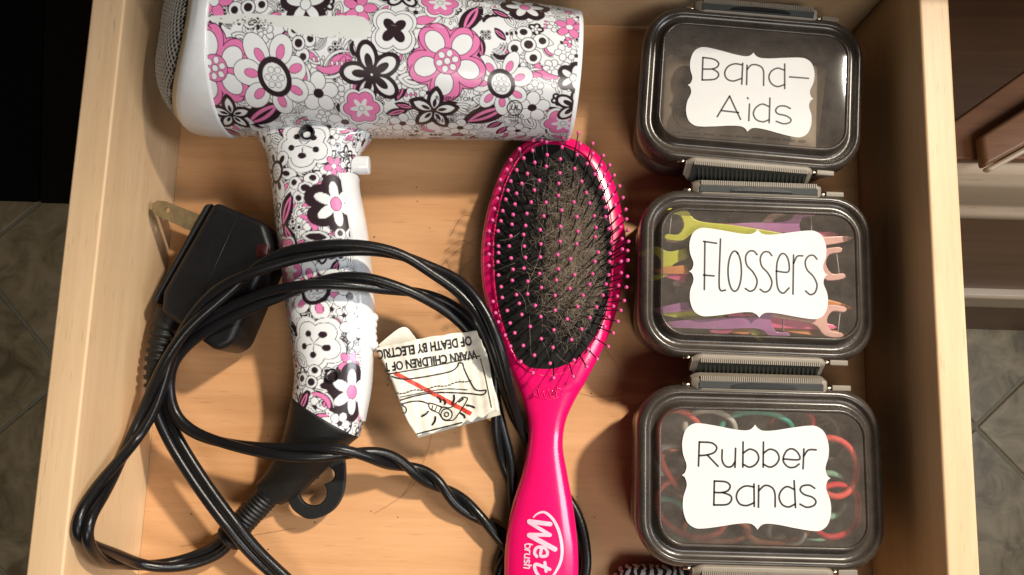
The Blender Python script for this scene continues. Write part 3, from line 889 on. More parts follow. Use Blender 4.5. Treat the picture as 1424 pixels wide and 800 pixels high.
for t in [(f_line, 365, 190, 20, .3), (f_line, 520, 190, 20, .1), (f_drops, 480, 190, .4, PNK), (f_stamen, 424, 204, 30, .4, 5), (f_daisy_ring, 384, 237, 34, .2, 6, BLK), (f_leafstripe, 400, 292, 50, 1.9), (f_swoosh, 420, 320, 18, -.6),
          (f_leafstripe, 404, 330, 46, 1.0), (f_eye, 426, 262, 22, .5), (f_pink_solid, 461, 230, 15, .3), (f_black_white, 464, 283, 40, .35, 6), (f_eye, 470, 340, 22), (f_pink_small, 398, 350, 20), (f_leafwhite, 440, 330, 34, .1, BLK),
          (f_pink_small, 404, 375, 22), (f_daisy_ring, 440, 405, 42, .3, 6), (f_line, 483, 412, 24, .2), (f_swoosh, 420, 432, 28, 1.4, BLK), (f_stamen, 440, 478, 32, .4, 5), (f_line, 488, 455, 20, .6, 5, WHT), (f_leafwhite, 420, 500, 30, .8),
          (f_pink_solid, 483, 505, 17, .2), (f_eye, 436, 532, 24, .3), (f_black_white, 486, 545, 40, .5, 6), (f_swoosh, 440, 565, 16, -.8), (f_leafstripe, 425, 560, 34, 1.9), (f_line, 470, 588, 16, .2), (f_daisy_ring, 402, 505, 24, .2, 6, BLK)]:
    draw_h(*t)
hs = stations(HST, 40)
Ts = np.r_[np.linspace(-0.5, math.pi + 0.5, 210), np.linspace(math.pi + 0.5, 2 * math.pi - 0.5, 14)[1:]]
Vh, Ch = [], []
for i_, row in enumerate(hs):
    Vh.append(section(row, Ts))
    lx, ly, rx, ry = row[:4]
    h = (rx - lx) / 2; m = (rx + lx) / 2
    uu = m + h * (math.pi / 2 - Ts)
    s_ = np.cos(Ts)
    yy = ly + (ry - ly) * (s_ * 0.5 + 0.5)
    Ch.append(ch.sample(uu, yy))
fast_grid('handle', np.concatenate(Vh), len(hs), len(Ts), M_PRINT, dryer, np.concatenate(Ch))

# white insert along the right edge of the handle
TST = [s for s in HST if s[0][1] >= 220]
tr = stations([((378, 243), (497, 247), .0375, .0207)] + TST[1:-1] + [((410, 548), (505, 585), .0255, .019)], 14)
tv = []
for i_, row in enumerate(tr):
    e = min(1.0, i_ / 6, (len(tr) - 1 - i_) / 6)
    wdt = 0.82 if i_ < len(tr) * .55 else 0.82 - 0.3 * (i_ / len(tr) - .55) / .45
    tt = np.linspace(-0.55, wdt * (0.35 + 0.65 * math.sqrt(max(0, e))), 16)
    of = np.full(16, 0.0011); of[0] = of[-1] = -0.0006
    sec = np.stack([section(row, np.array([a]), 2.3, o)[0] for a, o in zip(tt, of)])
    tv.append(sec)
o = mk('handle_insert', np.concatenate(tv), grid_faces(len(tr), 16), M_WHITE, dryer)

def cyl_between(p, q, r, seg=20, rb=0.0):
    p, q = np.array(p), np.array(q)
    d = (q - p) / np.linalg.norm(q - p)
    if rb: return tube([p, p + d * 1e-5, q - d * rb, q - d * rb * 0.3, q], [r, r, r, r - rb * .3, r - rb], seg)
    return tube([p, q], r, seg)
mk('cool_button', *cyl_between(at(476, 231, .041), at(514, 230, .041), 0.0055, 28, 0.0008), M_WHITE, dryer)
sw = MB()
for k, (py, hx) in enumerate(((442, 6.5), (452, 5.0), (461, 4.2), (470, 5.0), (480, 6.5))):
    p0 = at(508, py, .030); p1 = at(519 + hx, py, .030)
    v, f = sphere((0, 0, 0), 1, 12, 8); c = (p0 + p1) / 2
    sw.add([(c.x + a * (p1 - p0).length * .55, c.y + b * 0.0036, c.z + d * 0.0055) for a, b, d in v], f)
mk('slide_switch', sw.v, sw.f, M_WHITE, dryer)
def barrel_or_handle_z(px, py):  # upper surface height of the handle seen at this pixel
    z = .05
    rows = np.array([[*l, *r, zz, h] for l, r, zz, h in HST]); ym = (rows[:, 1] + rows[:, 3]) / 2
    for _ in range(3):
        z = np.interp(py + (566 - py) * .045, ym, rows[:, 4]) + np.interp(py + (566 - py) * .045, ym, rows[:, 5])
    return z
for px, py, r in ((427, 184, .0042), (462, 522, .0038)):
    z = barrel_or_handle_z(px, py) + (0.0015 if py < 300 else 0.0008)
    c = at(px, py, z)
    v, f = ring_loft([([(c.x + rr_ * math.cos(a), c.y + rr_ * math.sin(a)) for a in np.linspace(0, 2 * math.pi, 20, endpoint=False)], zz) for rr_, zz in ((r, z - .004), (r, z + .0008), (r * .86, z + .0011), (r * .8, z - .0012), (r * .3, z - .0016))], False, True)
    mk('screw_hole', v, f, M_BLACK, dryer)

# black end boot, hang loop, ribbed strain relief
boot = [((408, 551), (499, 606), .0250, .0196), ((406.5, 557), (496, 610), .0250, .0197), ((402, 580), (484, 620), .0235, .0185), ((394, 610), (468, 638), .0205, .016), ((382, 638), (442, 664), .0170, .0125), ((368, 660), (412, 692), .0145, .0092), ((357, 672), (392, 702), .0135, .0080)]
bs = stations(boot, 8)
tt = np.linspace(0, 2 * math.pi, 40, endpoint=False)
v = np.concatenate([section(r, tt, 2.3) for r in bs])
f = grid_faces(len(bs), 40, True)
f += [tuple(range(40))]
mk('end_boot', v, f, M_RUB, dryer)
sr = catmull([at(380, 680, .0135), at(350, 714, .0125), at(326, 742, .0115), at(318, 751, .011)], 24)
sr = resample(sr, 0.0006); n = len(sr)
rad = []
for i in range(n):
    t = i / (n - 1); r = .0078 - .0008 * t
    if .12 < t < .86: r -= 0.0011 * (1 if (i // 2) % 2 else 0)
    if t > .90: r = .0092 - .001 * abs(t - .95) / .05
    rad.append(r)
mk('strain_relief', *tube(sr, rad, 20), M_RUB, dryer)
lo = catmull([(398, 668), (402, 690), (410, 707), (428, 719), (447, 717), (464, 707), (475, 690), (479, 668), (478, 640), (470, 622), (440, 630), (415, 645), (398, 668)], 8)[:-1]
bigc, sm = (436, 684), (455, 660)
d0 = math.atan2(sm[1] - bigc[1], sm[0] - bigc[0]); dl = R_(24)
hole = [(bigc[0] + 21 * math.cos(a), bigc[1] + 21 * math.sin(a)) for a in np.linspace(d0 + dl, d0 + 2 * math.pi - dl, 30)]
e0 = math.atan2(hole[-1][1] - sm[1], hole[-1][0] - sm[0]); e1 = math.atan2(hole[0][1] - sm[1], hole[0][0] - sm[0])
while e1 < e0: e1 += 2 * math.pi
hole += [(sm[0] + 13 * math.cos(a), sm[1] + 13 * math.sin(a)) for a in np.linspace(e0, e1, 16)[1:-1]]
zz = .0150
v, f = fill2d([P(lo, zz), P(hole, zz)], 0.003, 0.0008)
mk('hang_loop', [(a, b, c + zz) for a, b, c in v], f, M_RUB, dryer, False)

# the cord: two insulated conductors side by side with a loose twist
CORD = [(318, 748, .011), (300, 766, .010), (262, 781, .012), (222, 787, .020), (180, 783, .03), (140, 771, .05), (116, 748, .06), (119, 718, .06), (136, 688, .05), (160, 652, .045), (186, 610, .044), (206, 572, .044), (221, 535, .047),
        (236, 497, .051), (260, 455, .054), (298, 415, .057), (345, 381, .060), (395, 358, .0625), (450, 347, .063), (505, 345, .060), (555, 354, .055), (597, 374, .050), (637, 398, .047), (668, 434, .046), (688, 478, .044), (700, 520, .036),
        (710, 558, .025), (722, 592, .014), (742, 628, .007), (768, 672, .0055), (796, 715, .0055), (809, 755, .006), (812, 800, .007), (795, 850, .006), (740, 850, .0055), (700, 822, .0055), (693, 793, .0055), (706, 762, .0055),
        (722, 725, .0055), (715, 690, .007), (705, 645, .010), (695, 603, .015), (690, 563, .019), (684, 515, .025), (666, 470, .030), (632, 434, .035), (590, 412, .042), (540, 399, .049), (490, 391, .0555), (440, 394, .0575), (390, 407, .056),
        (345, 424, .053), (300, 447, .050), (264, 471, .046), (240, 500, .042), (233, 530, .039), (237, 562, .037), (252, 588, .036), (285, 608, .036), (340, 622, .040), (400, 629, .0445), (460, 629, .043), (515, 633, .033), (560, 647, .020),
        (605, 671, .012), (650, 707, .009), (688, 738, .007), (716, 770, .0055), (730, 830, .0055), (640, 900, .0055), (480, 880, .008), (402, 812, .016), (358, 772, .021), (322, 730, .0265), (286, 682, .028), (252, 630, .030), (232, 592, .032), (221, 562, .034), (216, 538, .034)]
cp = []
for px, py, z in CORD:
    for _ in range(60):
        if at(px, py, z).x < XL + 0.0068: z += 0.0015
        else: break
    cp.append(at(px, py, z))
cpath = resample(catmull(cp, 16), 0.0022)
for _ in range(3): cpath[1:-1] = (cpath[:-2] + 2 * cpath[1:-1] + cpath[2:]) / 4
T_, N_, B_f = frames(cpath)
slen = np.r_[0, np.cumsum(np.linalg.norm(np.diff(cpath, axis=0), axis=1))]
# twist rate varies along the length; the wires lie flat (side by side) in the calmer stretches
pxs = np.array([(RC.inverted() @ (Vector(p) - Vector((0, 0, HC)))) for p in cpath]); pxx, pxy = CX - F * pxs[:, 0] / pxs[:, 2], CY + F * pxs[:, 1] / pxs[:, 2]
frac = slen / slen[-1]
tight = np.exp(-(((pxx - 570) / 130) ** 2 + ((pxy - 680) / 70) ** 2))      # the run in front is twisted tightest
rate = 26 + 22 * np.sin(slen * 11.0) + 85 * tight + 45 * np.exp(-((pxy - 390) / 40) ** 2)
ang = np.cumsum(np.r_[0, np.diff(slen)] * rate) + math.pi / 2
cm = MB()
for s in (1, -1):
    off = 0.0027 * s
    Pw = cpath + off * (np.cos(ang)[:, None] * N_ + np.sin(ang)[:, None] * B_f)
    Pw[:, 2] = np.maximum(Pw[:, 2], 0.0031)
    cm.add(*tube(Pw, 0.00295, 12))
mk('cord', cm.v, cm.f, M_CORD, dryer)

# plug
plug = empty('plug', at(295, 380, .02) - Vector(dry_loc)); plug.parent = dryer
pg = P([(297, 279), (368, 309), (379, 345), (322, 478), (300, 489), (222, 434), (225, 405)], .046)
v, f = prism(pg, .008, .046)
bevel(mk('plug_body', v, f, M_BLACK, plug, False), 0.004, 4)
pg = P([(284, 284), (295, 282), (223, 409), (217, 423), (212, 414)], .040)
v, f = prism(pg, .010, .040)
bevel(mk('plug_face', v, f, M_BLACK, plug, False), 0.0018, 3)
bl = [(290, 304), (232, 281), (220, 279.5), (213, 284), (212, 292), (216, 299), (226, 303), (280, 328)]
hol = [(233 + 4.2 * math.cos(a), 293 + 4.2 * math.sin(a)) for a in np.linspace(0, 2 * math.pi, 16, endpoint=False)]
for z in (.036, .0185):
    v, f = fill2d([P(bl, z), P(hol, z)], 0.0014, 0.00015)
    mk('prong', [(a, b, c + z) for a, b, c in v], f, M_BRASS, plug, False)
sm_ = MB(); sm_.add(*tube([at(334, 293, .0461), at(262, 452, .0461)], .00035, 6)); mk('mould_seam', sm_.v, sm_.f, M_BLACK, plug)
c = at(369, 352, .040)
mk('reset_button', *[(np.array(v_) , f_) for v_, f_ in [ring_loft([(rrect(.007, .008, .002, 4), .034), (rrect(.007, .008, .002, 4), .0462), (rrect(.006, .007, .0016, 4), .0466)], False, True)]][0], M_RED, plug, True, True).location = Vector((c.x, c.y, 0)) - wloc(plug)
pr = resample(catmull([at(240, 432, .030), at(226, 470, .031), at(217, 510, .033), at(215, 540, .034)], 20), .0008)
n = len(pr)
mk('plug_strain_relief', *tube(pr, [(.0092 - .0034 * i / n) - (0.0016 if (i // 3) % 2 else 0) * (i > n * .25) for i in range(n)], 16), M_RUB, plug)

# warning tag folded round the cord
label = empty('warning_label', at(600, 540, .03) - Vector(dry_loc)); label.parent = dryer
def tagz(px, py):
    a = (px - 525) / 165
    return .030 + .00045 * math.sin(px * .31 + py * .17) * math.sin(py * .23 - px * .11) + .0005 * abs(math.sin(px * .062 - py * .05)) + .006 * a + .0030 * math.sin(a * 5.0 + (py - 470) / 60) + .0016 * math.sin((py - 460) / 24 + a * 3)
def tag_pt(px, py, lift=0.0):
    z = tagz(px, py) + lift
    return at(px, py, z)
def edge(pts, n): return resample(catmull(pts, 10), 1e9) if False else np.array([catmull(pts, 12)[int(i)] for i in np.linspace(0, len(catmull(pts, 12)) - 1, n)])
lt = edge([(522, 484), (535, 508), (545, 530), (556, 560), (568, 588), (579, 605)], 34)
rt = edge([(664, 460), (672, 478), (680, 505), (684, 530), (690, 555), (693, 573)], 34)
v = []
nj = 44
for i in range(34):
    for j in range(nj):
        s = j / (nj - 1)
        px, py = lt[i] * (1 - s) + rt[i] * s
        tr_ = i / 33
        py += (-2.5 * math.sin(s * 3.1)) * (1 - tr_) + tr_ * (3 * math.sin(s * 4.0)) + tr_ ** 4 * 2.0 * math.sin(s * 31 + 2 * math.sin(s * 9)) + (1 - tr_) ** 6 * .5 * math.sin(s * 31)
        v.append(tag_pt(px, py))
o = mk('paper_sheet', v, grid_faces(34, nj), M_TAGPAPER, label)
md = o.modifiers.new('thick', 'SOLIDIFY'); md.thickness = 0.0004; md.offset = -1
fl = edge([(526, 480), (545, 464), (557, 456), (566, 456), (575, 466), (584, 478)], 20)
v = [at(px, py, .0275) for px, py in fl] + [at(px * .7 + 560 * .3, py * .3 + 500 * .7, .0285) for px, py in fl]
o = mk('folded_flap', v, grid_faces(2, 20), M_TAGPAPER, label, False)
md = o.modifiers.new('thick', 'SOLIDIFY'); md.thickness = 0.0004; md.offset = -1
# underside sheet of the fold
v = []
for i in range(12):
    for j in range(20):
        k = int(i * 33 / 11); s = j / 19
        px, py = lt[k] * (1 - s) + rt[k] * s
        v.append(at(px + 3, py + 4, tagz(px, py) - .006 - .002 * math.sin(s * 3)))
mk('under_sheet', v, grid_faces(12, 20), M_TAGPAPER, label)
Z4 = lambda x, y: (350 + x / 3.3333, 400 + y / 3.3333)
ink = MB()
def tag_stroke(pts, w, smooth=True):
    q = [Z4(*p) for p in pts]
    q = catmull(q, 8) if smooth and len(q) > 2 else resample(np.array(q, float), 3)
    v, f = ribbon(q, w / 3.3333)
    ink.add([tag_pt(a, b, .0004) for a, b, _ in v], [t[::-1] for t in f])
def tag_text(s, p0, p1, height):
    """text whose baseline runs p0 -> p1 (zoomed pixel coordinates), reading upside down"""
    v, f = text2d(s, 1.0, bold=0.028, align='LEFT')
    W = max(a for a, b, c in v); Hh = 0.70
    d = np.array(p1, float) - np.array(p0, float); u = d / np.linalg.norm(d); nrm = np.array([u[1], -u[0]])
    if nrm[1] < 0: nrm = -nrm    # letters grow towards the image bottom
    out = []
    for a, b, c in v:
        q = np.array(p0) + d * (a / W) + nrm * (b / Hh * height)
        out.append(tag_pt(*Z4(*q), .0004))
    ink.add(out, f)
tag_text('WARN CHILDREN OF T', (1040, 291), (612, 352), 40)
tag_text('OF DEATH BY ELECTRIC', (1018, 226), (580, 292), 42)
tag_stroke([(625, 402), (760, 380), (900, 352), (1058, 318)], 5, False)
tag_stroke([(648, 412), (700, 424), (760, 420), (850, 405), (925, 388), (955, 365), (960, 350), (978, 352), (985, 375), (1010, 430), (1035, 470), (1060, 478), (1085, 476), (1082, 490), (1060, 497), (990, 490), (860, 487), (760, 502), (690, 522)], 6)
for k in range(22):
    x = 672 + k * 16; y = 490 - 60 * (k / 21) ** 1.2 + 4 * math.sin(k)
    tag_stroke([(x, y), (x + 9, y - 1)], 5, False)
tag_stroke([(690, 508), (800, 486), (900, 470), (1000, 474)], 4)
tag_stroke([(640, 405), (632, 420), (640, 432), (648, 436)], 6); tag_stroke([(695, 540), (745, 528), (790, 528), (822, 540)], 6)
tag_stroke([(695, 542), (716, 560), (714, 580), (702, 580)], 6)
tag_stroke([(822, 535), (826, 560), (868, 582)], 5); tag_stroke([(822, 535), (845, 540), (885, 555)], 5); tag_stroke([(840, 548), (835, 568)], 4, False); tag_stroke([(858, 552), (850, 574)], 4, False)
for r in (10, 26): tag_stroke([(904 + r * math.cos(a), 588 + r * math.sin(a)) for a in np.linspace(0, 6.28, 14)], 5)
tag_stroke([(868, 582), (885, 555), (925, 555), (972, 512), (992, 510), (998, 524), (945, 605), (920, 616), (890, 612), (868, 582)], 5)
tag_stroke([(962, 530), (980, 516)], 8, False)
for a, b in (((862, 508), (876, 530)), ((938, 500), (930, 540)), ((998, 545), (1032, 556)), ((968, 582), (988, 602)), ((818, 575), (790, 596)), ((852, 600), (838, 636)), ((890, 520), (896, 540))):
    m_ = ((a[0] + b[0]) / 2 + 5, (a[1] + b[1]) / 2)
    tag_stroke([a, m_, b], 9)
tag_stroke([(768, 678), (840, 660), (975, 626)], 6, False)
tag_stroke([(1060, 330), (1085, 420), (1112, 555)], 4, False)
o = mk('black_print', ink.v, ink.f, M_INK, label, False)
q = [Z4(664, 396), Z4(1018, 586)]
ink = MB(); v, f = ribbon(resample(np.array(q, float), 3), 19 / 3.3333, caps=False); ink.add([tag_pt(a, b, .00025) for a, b, _ in v], [t[::-1] for t in f])
mk('red_stripe', ink.v, ink.f, M_REDINK, label, False)

# faint approval print on the barrel
fp = MB()
def bar_text(s, px, py, size_px, shear=0.0):
    v, f = text2d(s, size_px, align='CENTER', shear=shear, bold=0.004)
    out = []
    for a, b, c in v:
        u, p = bar_uv(px + a, py - b + a * 0.03); out.append(bar_pt(u, p, .00025))
    fp.add(out, f)
bar_text('REMINGTON', 632, 140, 9); bar_text('MADE IN CHINA', 630, 161, 5.5); bar_text('DANGER', 615, 170, 8.5); bar_text('UL', 716, 153, 11, .2); bar_text('LISTED', 717, 164, 7.5, .2); bar_text('28Z5', 716, 170, 5.5)
for t in np.linspace(0, 2 * math.pi, 25)[:-1]:
    pts = [(716 + 10.5 * math.cos(t + k * .14), 150 + 10.5 * math.sin(t + k * .14)) for k in range(3)]
    v, f = ribbon(pts, 1.2, caps=False); out = []
    for a, b, c in v:
        u, p = bar_uv(a, b); out.append(bar_pt(u, p, .00022))
    fp.add(out, [q[::-1] for q in f])
mk('approval_print', fp.v, fp.f, M_INK, dryer, False)

# ------------------------------------------------------------------ hair brush
BR = [((764, 192), (772, 192)), ((742, 194), (792, 194.5)), ((722, 204), (814, 203)), ((704, 225), (838, 224)), ((688, 260), (856, 262)), ((676, 300), (866, 305)), ((669, 345), (871, 350)), ((670, 392), (865, 400)), ((678, 430), (853, 448)), ((692, 475), (836, 489)),
      ((712, 520), (816, 528)), ((727, 560), (797, 562)), ((734, 590), (786, 590)), ((733, 620), (783, 622)), ((725, 660), (789, 660)), ((713, 700), (797, 704)), ((704, 745), (803, 752)), ((701, 795), (804, 800)), ((705, 840), (798, 842)), ((718, 880), (783, 880)), ((738, 900), (764, 900)), ((748, 904), (753, 904))]
BZ0, BZ1 = .0115, .0290
def br_rows():
    A = np.array([[*l, *r] for l, r in BR], float)
    return catmull(A, 7)
rows = br_rows(); wmax = 55
brush = empty('hair_brush', at(760, 560, 0.0), 'hot pink paddle hair brush with black bristle cushion lying beside the dryer cord', 'hair brush')
def br_height(py): # handle a little fuller than the head
    return np.interp(py, [190, 215, 500, 600, 700, 800, 880, 905], [.006, .0085, .0090, .0078, .0088, .0092, .0085, .004])
tt = np.linspace(0, 2 * math.pi, 64, endpoint=False)
zc = (BZ0 + BZ1) / 2 - .001
bvs = []
for r in rows:
    hz = br_height((r[1] + r[3]) / 2) * min(1.0, ((r[2] - r[0]) / 50) ** .5)
    e = 3.0 if (r[1] + r[3]) / 2 < 540 else 2.4
    bvs.append(section([*r, zc, hz], tt, e))
f = grid_faces(len(rows), 64, True) + [tuple(range(64)), tuple(range(len(rows) * 64 - 1, (len(rows) - 1) * 64 - 1, -1))]
mk('brush_body', np.concatenate(bvs), f, M_PINK, brush)
ztop = zc + .0090
# cushion dome
PADL = [(719, 498), (704, 462), (692, 415), (688, 360), (690, 320), (698, 280), (710, 245), (728, 217), (750, 203), (772, 201), (795, 208), (815, 222), (832, 250), (845, 290), (850, 335), (849, 385), (841, 430), (828, 465), (810, 492), (790, 510), (768, 518), (742, 515)]
pl = catmull(PADL + PADL[:1], 6)[:-1]
pc_ = np.array([769, 362.0])
zp0 = ztop - .0006
def pad_z(px, py):
    d = np.array([px, py]) - pc_
    a = math.atan2(d[1], d[0])
    aa = np.arctan2(pl[:, 1] - pc_[1], pl[:, 0] - pc_[0]); rr_ = np.hypot(*(pl - pc_).T)
    o = np.argsort(aa)
    rmax = np.interp(a, aa[o], rr_[o], period=2 * math.pi)
    k = min(1, np.hypot(*d) / rmax)
    return zp0 + .0058 * (1 - k ** 2.4)
v, nr = [], 14
for i in range(nr + 1):
    k = 1 - i / nr * .995
    for p in pl:
        q = pc_ + (p - pc_) * k
        v.append(at(q[0], q[1], zp0 + .0058 * (1 - k ** 2.4)))
f = grid_faces(nr + 1, len(pl), True, True)
mk('cushion', v, f, M_PAD, brush)
# beaded pink lip round the cushion
lipp = catmull([at(p[0], p[1], zp0 + .0002) for p in (pc_ + (np.array(PADL + PADL[:1]) - pc_) * 1.025)], 14)[:-1]
nl = len(lipp)
mk('cushion_lip', *tube(lipp, [.00045 + .00012 * math.sin(i * 2 * math.pi / 9) for i in range(nl)], 8, True), M_PINK, brush)

R1 = "617,60 532,87 366,101 412,101 439,110 627,122 696,119 289,151 362,159 526,140 609,182 697,175 755,187 443,183 516,206 241,211 313,201 374,225 665,232 743,240 790,240 438,247 596,260 219,264 274,267 333,287 513,284 708,290 761,291 815,297 183,321 241,329 302,342 399,325 507,342 634,330 737,363 786,347 845,356 178,372 225,380 273,397 372,379 660,393 757,421 809,405 864,421 166,425 213,430 264,457 354,446 437,447 505,409 591,445 679,451 767,474 820,461 880,486 150,482 196,494 254,515 330,509 424,523 523,491 607,527 704,522 768,527 842,523 884,540 140,546 186,550 247,569 323,576 404,600 516,581 613,608 714,587 786,594 850,584 892,601 121,607 170,606 241,634 312,626 408,679 514,664 607,678 710,639 798,665 859,649 895,664 119,678 172,690 232,690 316,691 404,750 500,738 572,761 727,725 792,731 860,707 890,715 120,735 173,727 243,757 322,753 708,776 789,776 852,776 890,770"
R2 = "230,35 307,32 386,30 477,17 544,40 673,52 752,55 813,52 849,46 161,55 113,75 241,95 298,89 381,117 481,93 566,124 662,119 747,124 813,113 846,132 164,125 237,153 319,158 470,152 391,191 541,196 646,174 733,173 799,180 841,189 178,187 318,225 259,229 184,244 463,233 611,232 716,232 793,237 829,260 135,265 274,275 359,286 463,311 583,292 683,294 772,290 811,312 149,325 210,313 287,334 388,345 527,358 647,351 748,346 796,370 164,373 225,379 332,397 457,415 604,411 727,397 771,432 199,443 250,431 390,462 550,467 682,457 745,503 227,502 295,498 452,508 640,517 686,570 282,583 354,549 437,592 564,575 631,610 347,642 456,669 560,662"
tips = [(650 + float(a) / 4, 170 + float(b) / 4) for a, b in (s.split(',') for s in R1.split())]
tips += [(650 + float(a) / 3.808, 350 + float(b) / 3.81) for a, b in (s.split(',') for s in R2.split())]
LB = .0180
bme = mesh_of(*tube([(0, 0, -.001), (0, 0, LB)], [.00052, .00034], 6), M_BRISTLE, True, 'bristle')
tme = mesh_of(*sphere((0, 0, 0), .00116, 8, 6, 1.15), M_PINKTIP, True, 'bristle_tip')
bloc = wloc(brush)
for px, py in tips:
    dx, dy = px - 771, py - 430
    k = .16 if dy < 0 else .21
    rx, ry = px - .22 * dx, py - k * dy
    zr_ = pad_z(rx, ry); root = at(rx, ry, zr_)
    lo_, hi_ = zr_ + .002, zr_ + LB
    for _ in range(24):
        m_ = (lo_ + hi_) / 2
        if (at(px, py, m_) - root).length < LB: lo_ = m_
        else: hi_ = m_
    d = (at(px, py, lo_) - root).normalized()
    o = bpy.data.objects.new('bristle', bme); o.parent = brush
    o.rotation_mode = 'QUATERNION'; o.rotation_quaternion = d.to_track_quat('Z', 'Y'); o.location = root - bloc
    COL.objects.link(o)
    t = bpy.data.objects.new('bristle_tip', tme); t.parent = o; t.location = (0, 0, LB); COL.objects.link(t)

# logo printed on the handle
def br_top(px, py):
    z = zc + .0092
    return z
def br_pt(px, py, lift=.0004):
    i = int(np.argmin(np.abs((rows[:, 1] + rows[:, 3]) / 2 - py)))
    r = rows[i]; l, rr2 = r[0], r[2]; hz = br_height(py)
    z = zc + hz
    for _ in range(4):
        k = (HC - z) / (HC - zc)
        s = (712 + (px - 712) * k - (l + rr2) / 2) / ((rr2 - l) / 2)
        z = zc + hz * (max(0, 1 - abs(max(-.99, min(.99, s))) ** 2.4)) ** (1 / 2.4)
    return at(px, py, z + lift)
Z6 = lambda x, y: (480 + x / 3.3333, 560 + y / 3.3333)
lg = MB()
def logo(pts, w, smooth=True, taper=False):
    q = np.array([Z6(*p) for p in pts], float)
    q = catmull(q, 8) if smooth and len(q) > 2 else resample(q, 1.2)
    v, f = ribbon(q, w / 3.3333)
    lg.add([br_pt(a, b) for a, b, _ in v], [t[::-1] for t in f])
Z6 = lambda x, y: (700 + x / 7.275, 690 + y / 7.275)
def logo(pts, w, smooth=True, caps=True):
    q = np.array([Z6(*p) for p in pts], float)
    q = catmull(q, 8) if smooth and len(q) > 2 else resample(q, 1.0)
    v, f = ribbon(q, w / 7.275, caps=caps)
    lg.add([br_pt(a, b) for a, b, _ in v], [t[::-1] for t in f])
ov = [(300, 220), (340, 182), (400, 162), (452, 185), (512, 250), (560, 350), (588, 470), (594, 580), (574, 680), (528, 770), (485, 830)]
q = catmull([Z6(*p) for p in ov], 8); n = len(q)
Tn = np.gradient(q, axis=0); Tn /= np.linalg.norm(Tn, axis=1)[:, None]; Nn = np.stack([-Tn[:, 1], Tn[:, 0]], 1)
wv = [(1.2 + 3.2 * math.sin(math.pi * min(1, .04 + i / n * .8))) / 2 for i in range(n)]
v = [br_pt(*(q[i] + Nn[i] * wv[i])) for i in range(n)] + [br_pt(*(q[i] - Nn[i] * wv[i])) for i in range(n)]
lg.add(v, [(i, i + 1, n + i + 1, n + i) for i in range(n - 1)])
logo([(262, 257), (474, 284)], 46, False); logo([(262, 268), (470, 392)], 36, False); logo([(472, 394), (262, 390)], 38, False); logo([(262, 396), (522, 538)], 50, False)
logo([(386, 528), (378, 604), (432, 606), (446, 570), (420, 528), (370, 515), (328, 532), (316, 578), (338, 612)], 31)
logo([(470, 742), (400, 712), (330, 690), (316, 720), (332, 770), (362, 812)], 33); logo([(420, 672), (432, 762)], 31, False)
def lt_(pts): logo(pts, 14)
lt_([(292, 492), (250, 484), (218, 492)]); lt_([(262, 492), (270, 512), (250, 530), (222, 522), (217, 498)])
lt_([(266, 548), (216, 542)]); lt_([(240, 545), (262, 556), (266, 574)])
lt_([(264, 590), (228, 586), (213, 602), (225, 622), (264, 628)]); lt_([(240, 625), (212, 624)])
lt_([(258, 676), (263, 655), (250, 645), (240, 660), (228, 680), (212, 668), (216, 646)])
lt_([(284, 702), (210, 694)]); lt_([(240, 698), (264, 712), (255, 730), (206, 724)])
mk('logo', lg.v, lg.f, M_PALEINK, brush, False)
# small raised emblem below the cushion
em = MB()
for ring in ([(742 + 20 * math.cos(a) + 20, 546 + 9 * math.sin(a)) for a in np.linspace(0, 6.28, 40)],):
    em.add(*tube([br_pt(x, y, .0001) for x, y in ring], .00035, 6))
for st in ([(748, 542), (751, 552), (755, 544), (758, 552), (763, 541)], [(764, 548), (769, 546), (767, 543), (764, 547), (766, 552), (771, 551)], [(775, 540), (773, 551), (777, 552)], [(771, 544), (779, 544)]):
    em.add(*tube(catmull([br_pt(x, y, .0001) for x, y in st], 6), .0004, 6))
mk('raised_emblem', em.v, em.f, M_PINK, brush)

# loose hair caught in the bristles and on the drawer bottom
M_HAIR = plastic('light_brown_hair', lin(164, 146, 128), 0.4, var=0.3, bump=0)
hm = MB()
for k in range(2900):
    px, py = rng.normal(795, 24), rng.normal(354, 58)
    dd = ((px - 770) / 76) ** 2 + ((py - 362) / 150) ** 2
    if dd > .86: continue
    if px < 745 and rng.random() < .5: continue
    L = rng.uniform(10, 34); a = rng.normal(1.0, .9); cv = rng.normal(0, .05)
    pts = []; zb = rng.uniform(.0004, .0060)
    x, y = px, py
    for q in range(6):
        dd = ((x - 770) / 76) ** 2 + ((y - 362) / 150) ** 2
        if dd < .97: pts.append(at(x, y, pad_z(x, y) + zb * (0.4 + .6 * math.sin(q * .6))))
        x += L / 5 * math.cos(a); y -= L / 5 * math.sin(a); a += cv * L / 5
    if len(pts) > 3: hm.add(*tube(pts, .000062, 3, cap=False))
for k in range(34):
    px, py = rng.normal(765, 40), rng.normal(370, 85); a = rng.uniform(0, 6.28); pts = []
    cv = rng.normal(0, .03); L = rng.uniform(40, 110)
    for s in range(10):
        if ((px - 770) / 84) ** 2 + ((py - 362) / 160) ** 2 < 1: pts.append(at(px, py, pad_z(px, py) + .006 + .005 * math.sin(s * .4)))
        px += L / 10 * math.cos(a); py += L / 10 * math.sin(a); a += cv * L / 10
    if len(pts) > 3: hm.add(*tube(pts, .0001, 3, cap=False))
tag(mk('hair_tuft', hm.v, hm.f, M_HAIR), 'tangle of light brown hair caught among the bristles of the pink brush', 'hair', kind='stuff')
M_HAIRD = plastic('dark_hair', lin(96, 62, 40), 0.4, bump=0)
hm = MB()
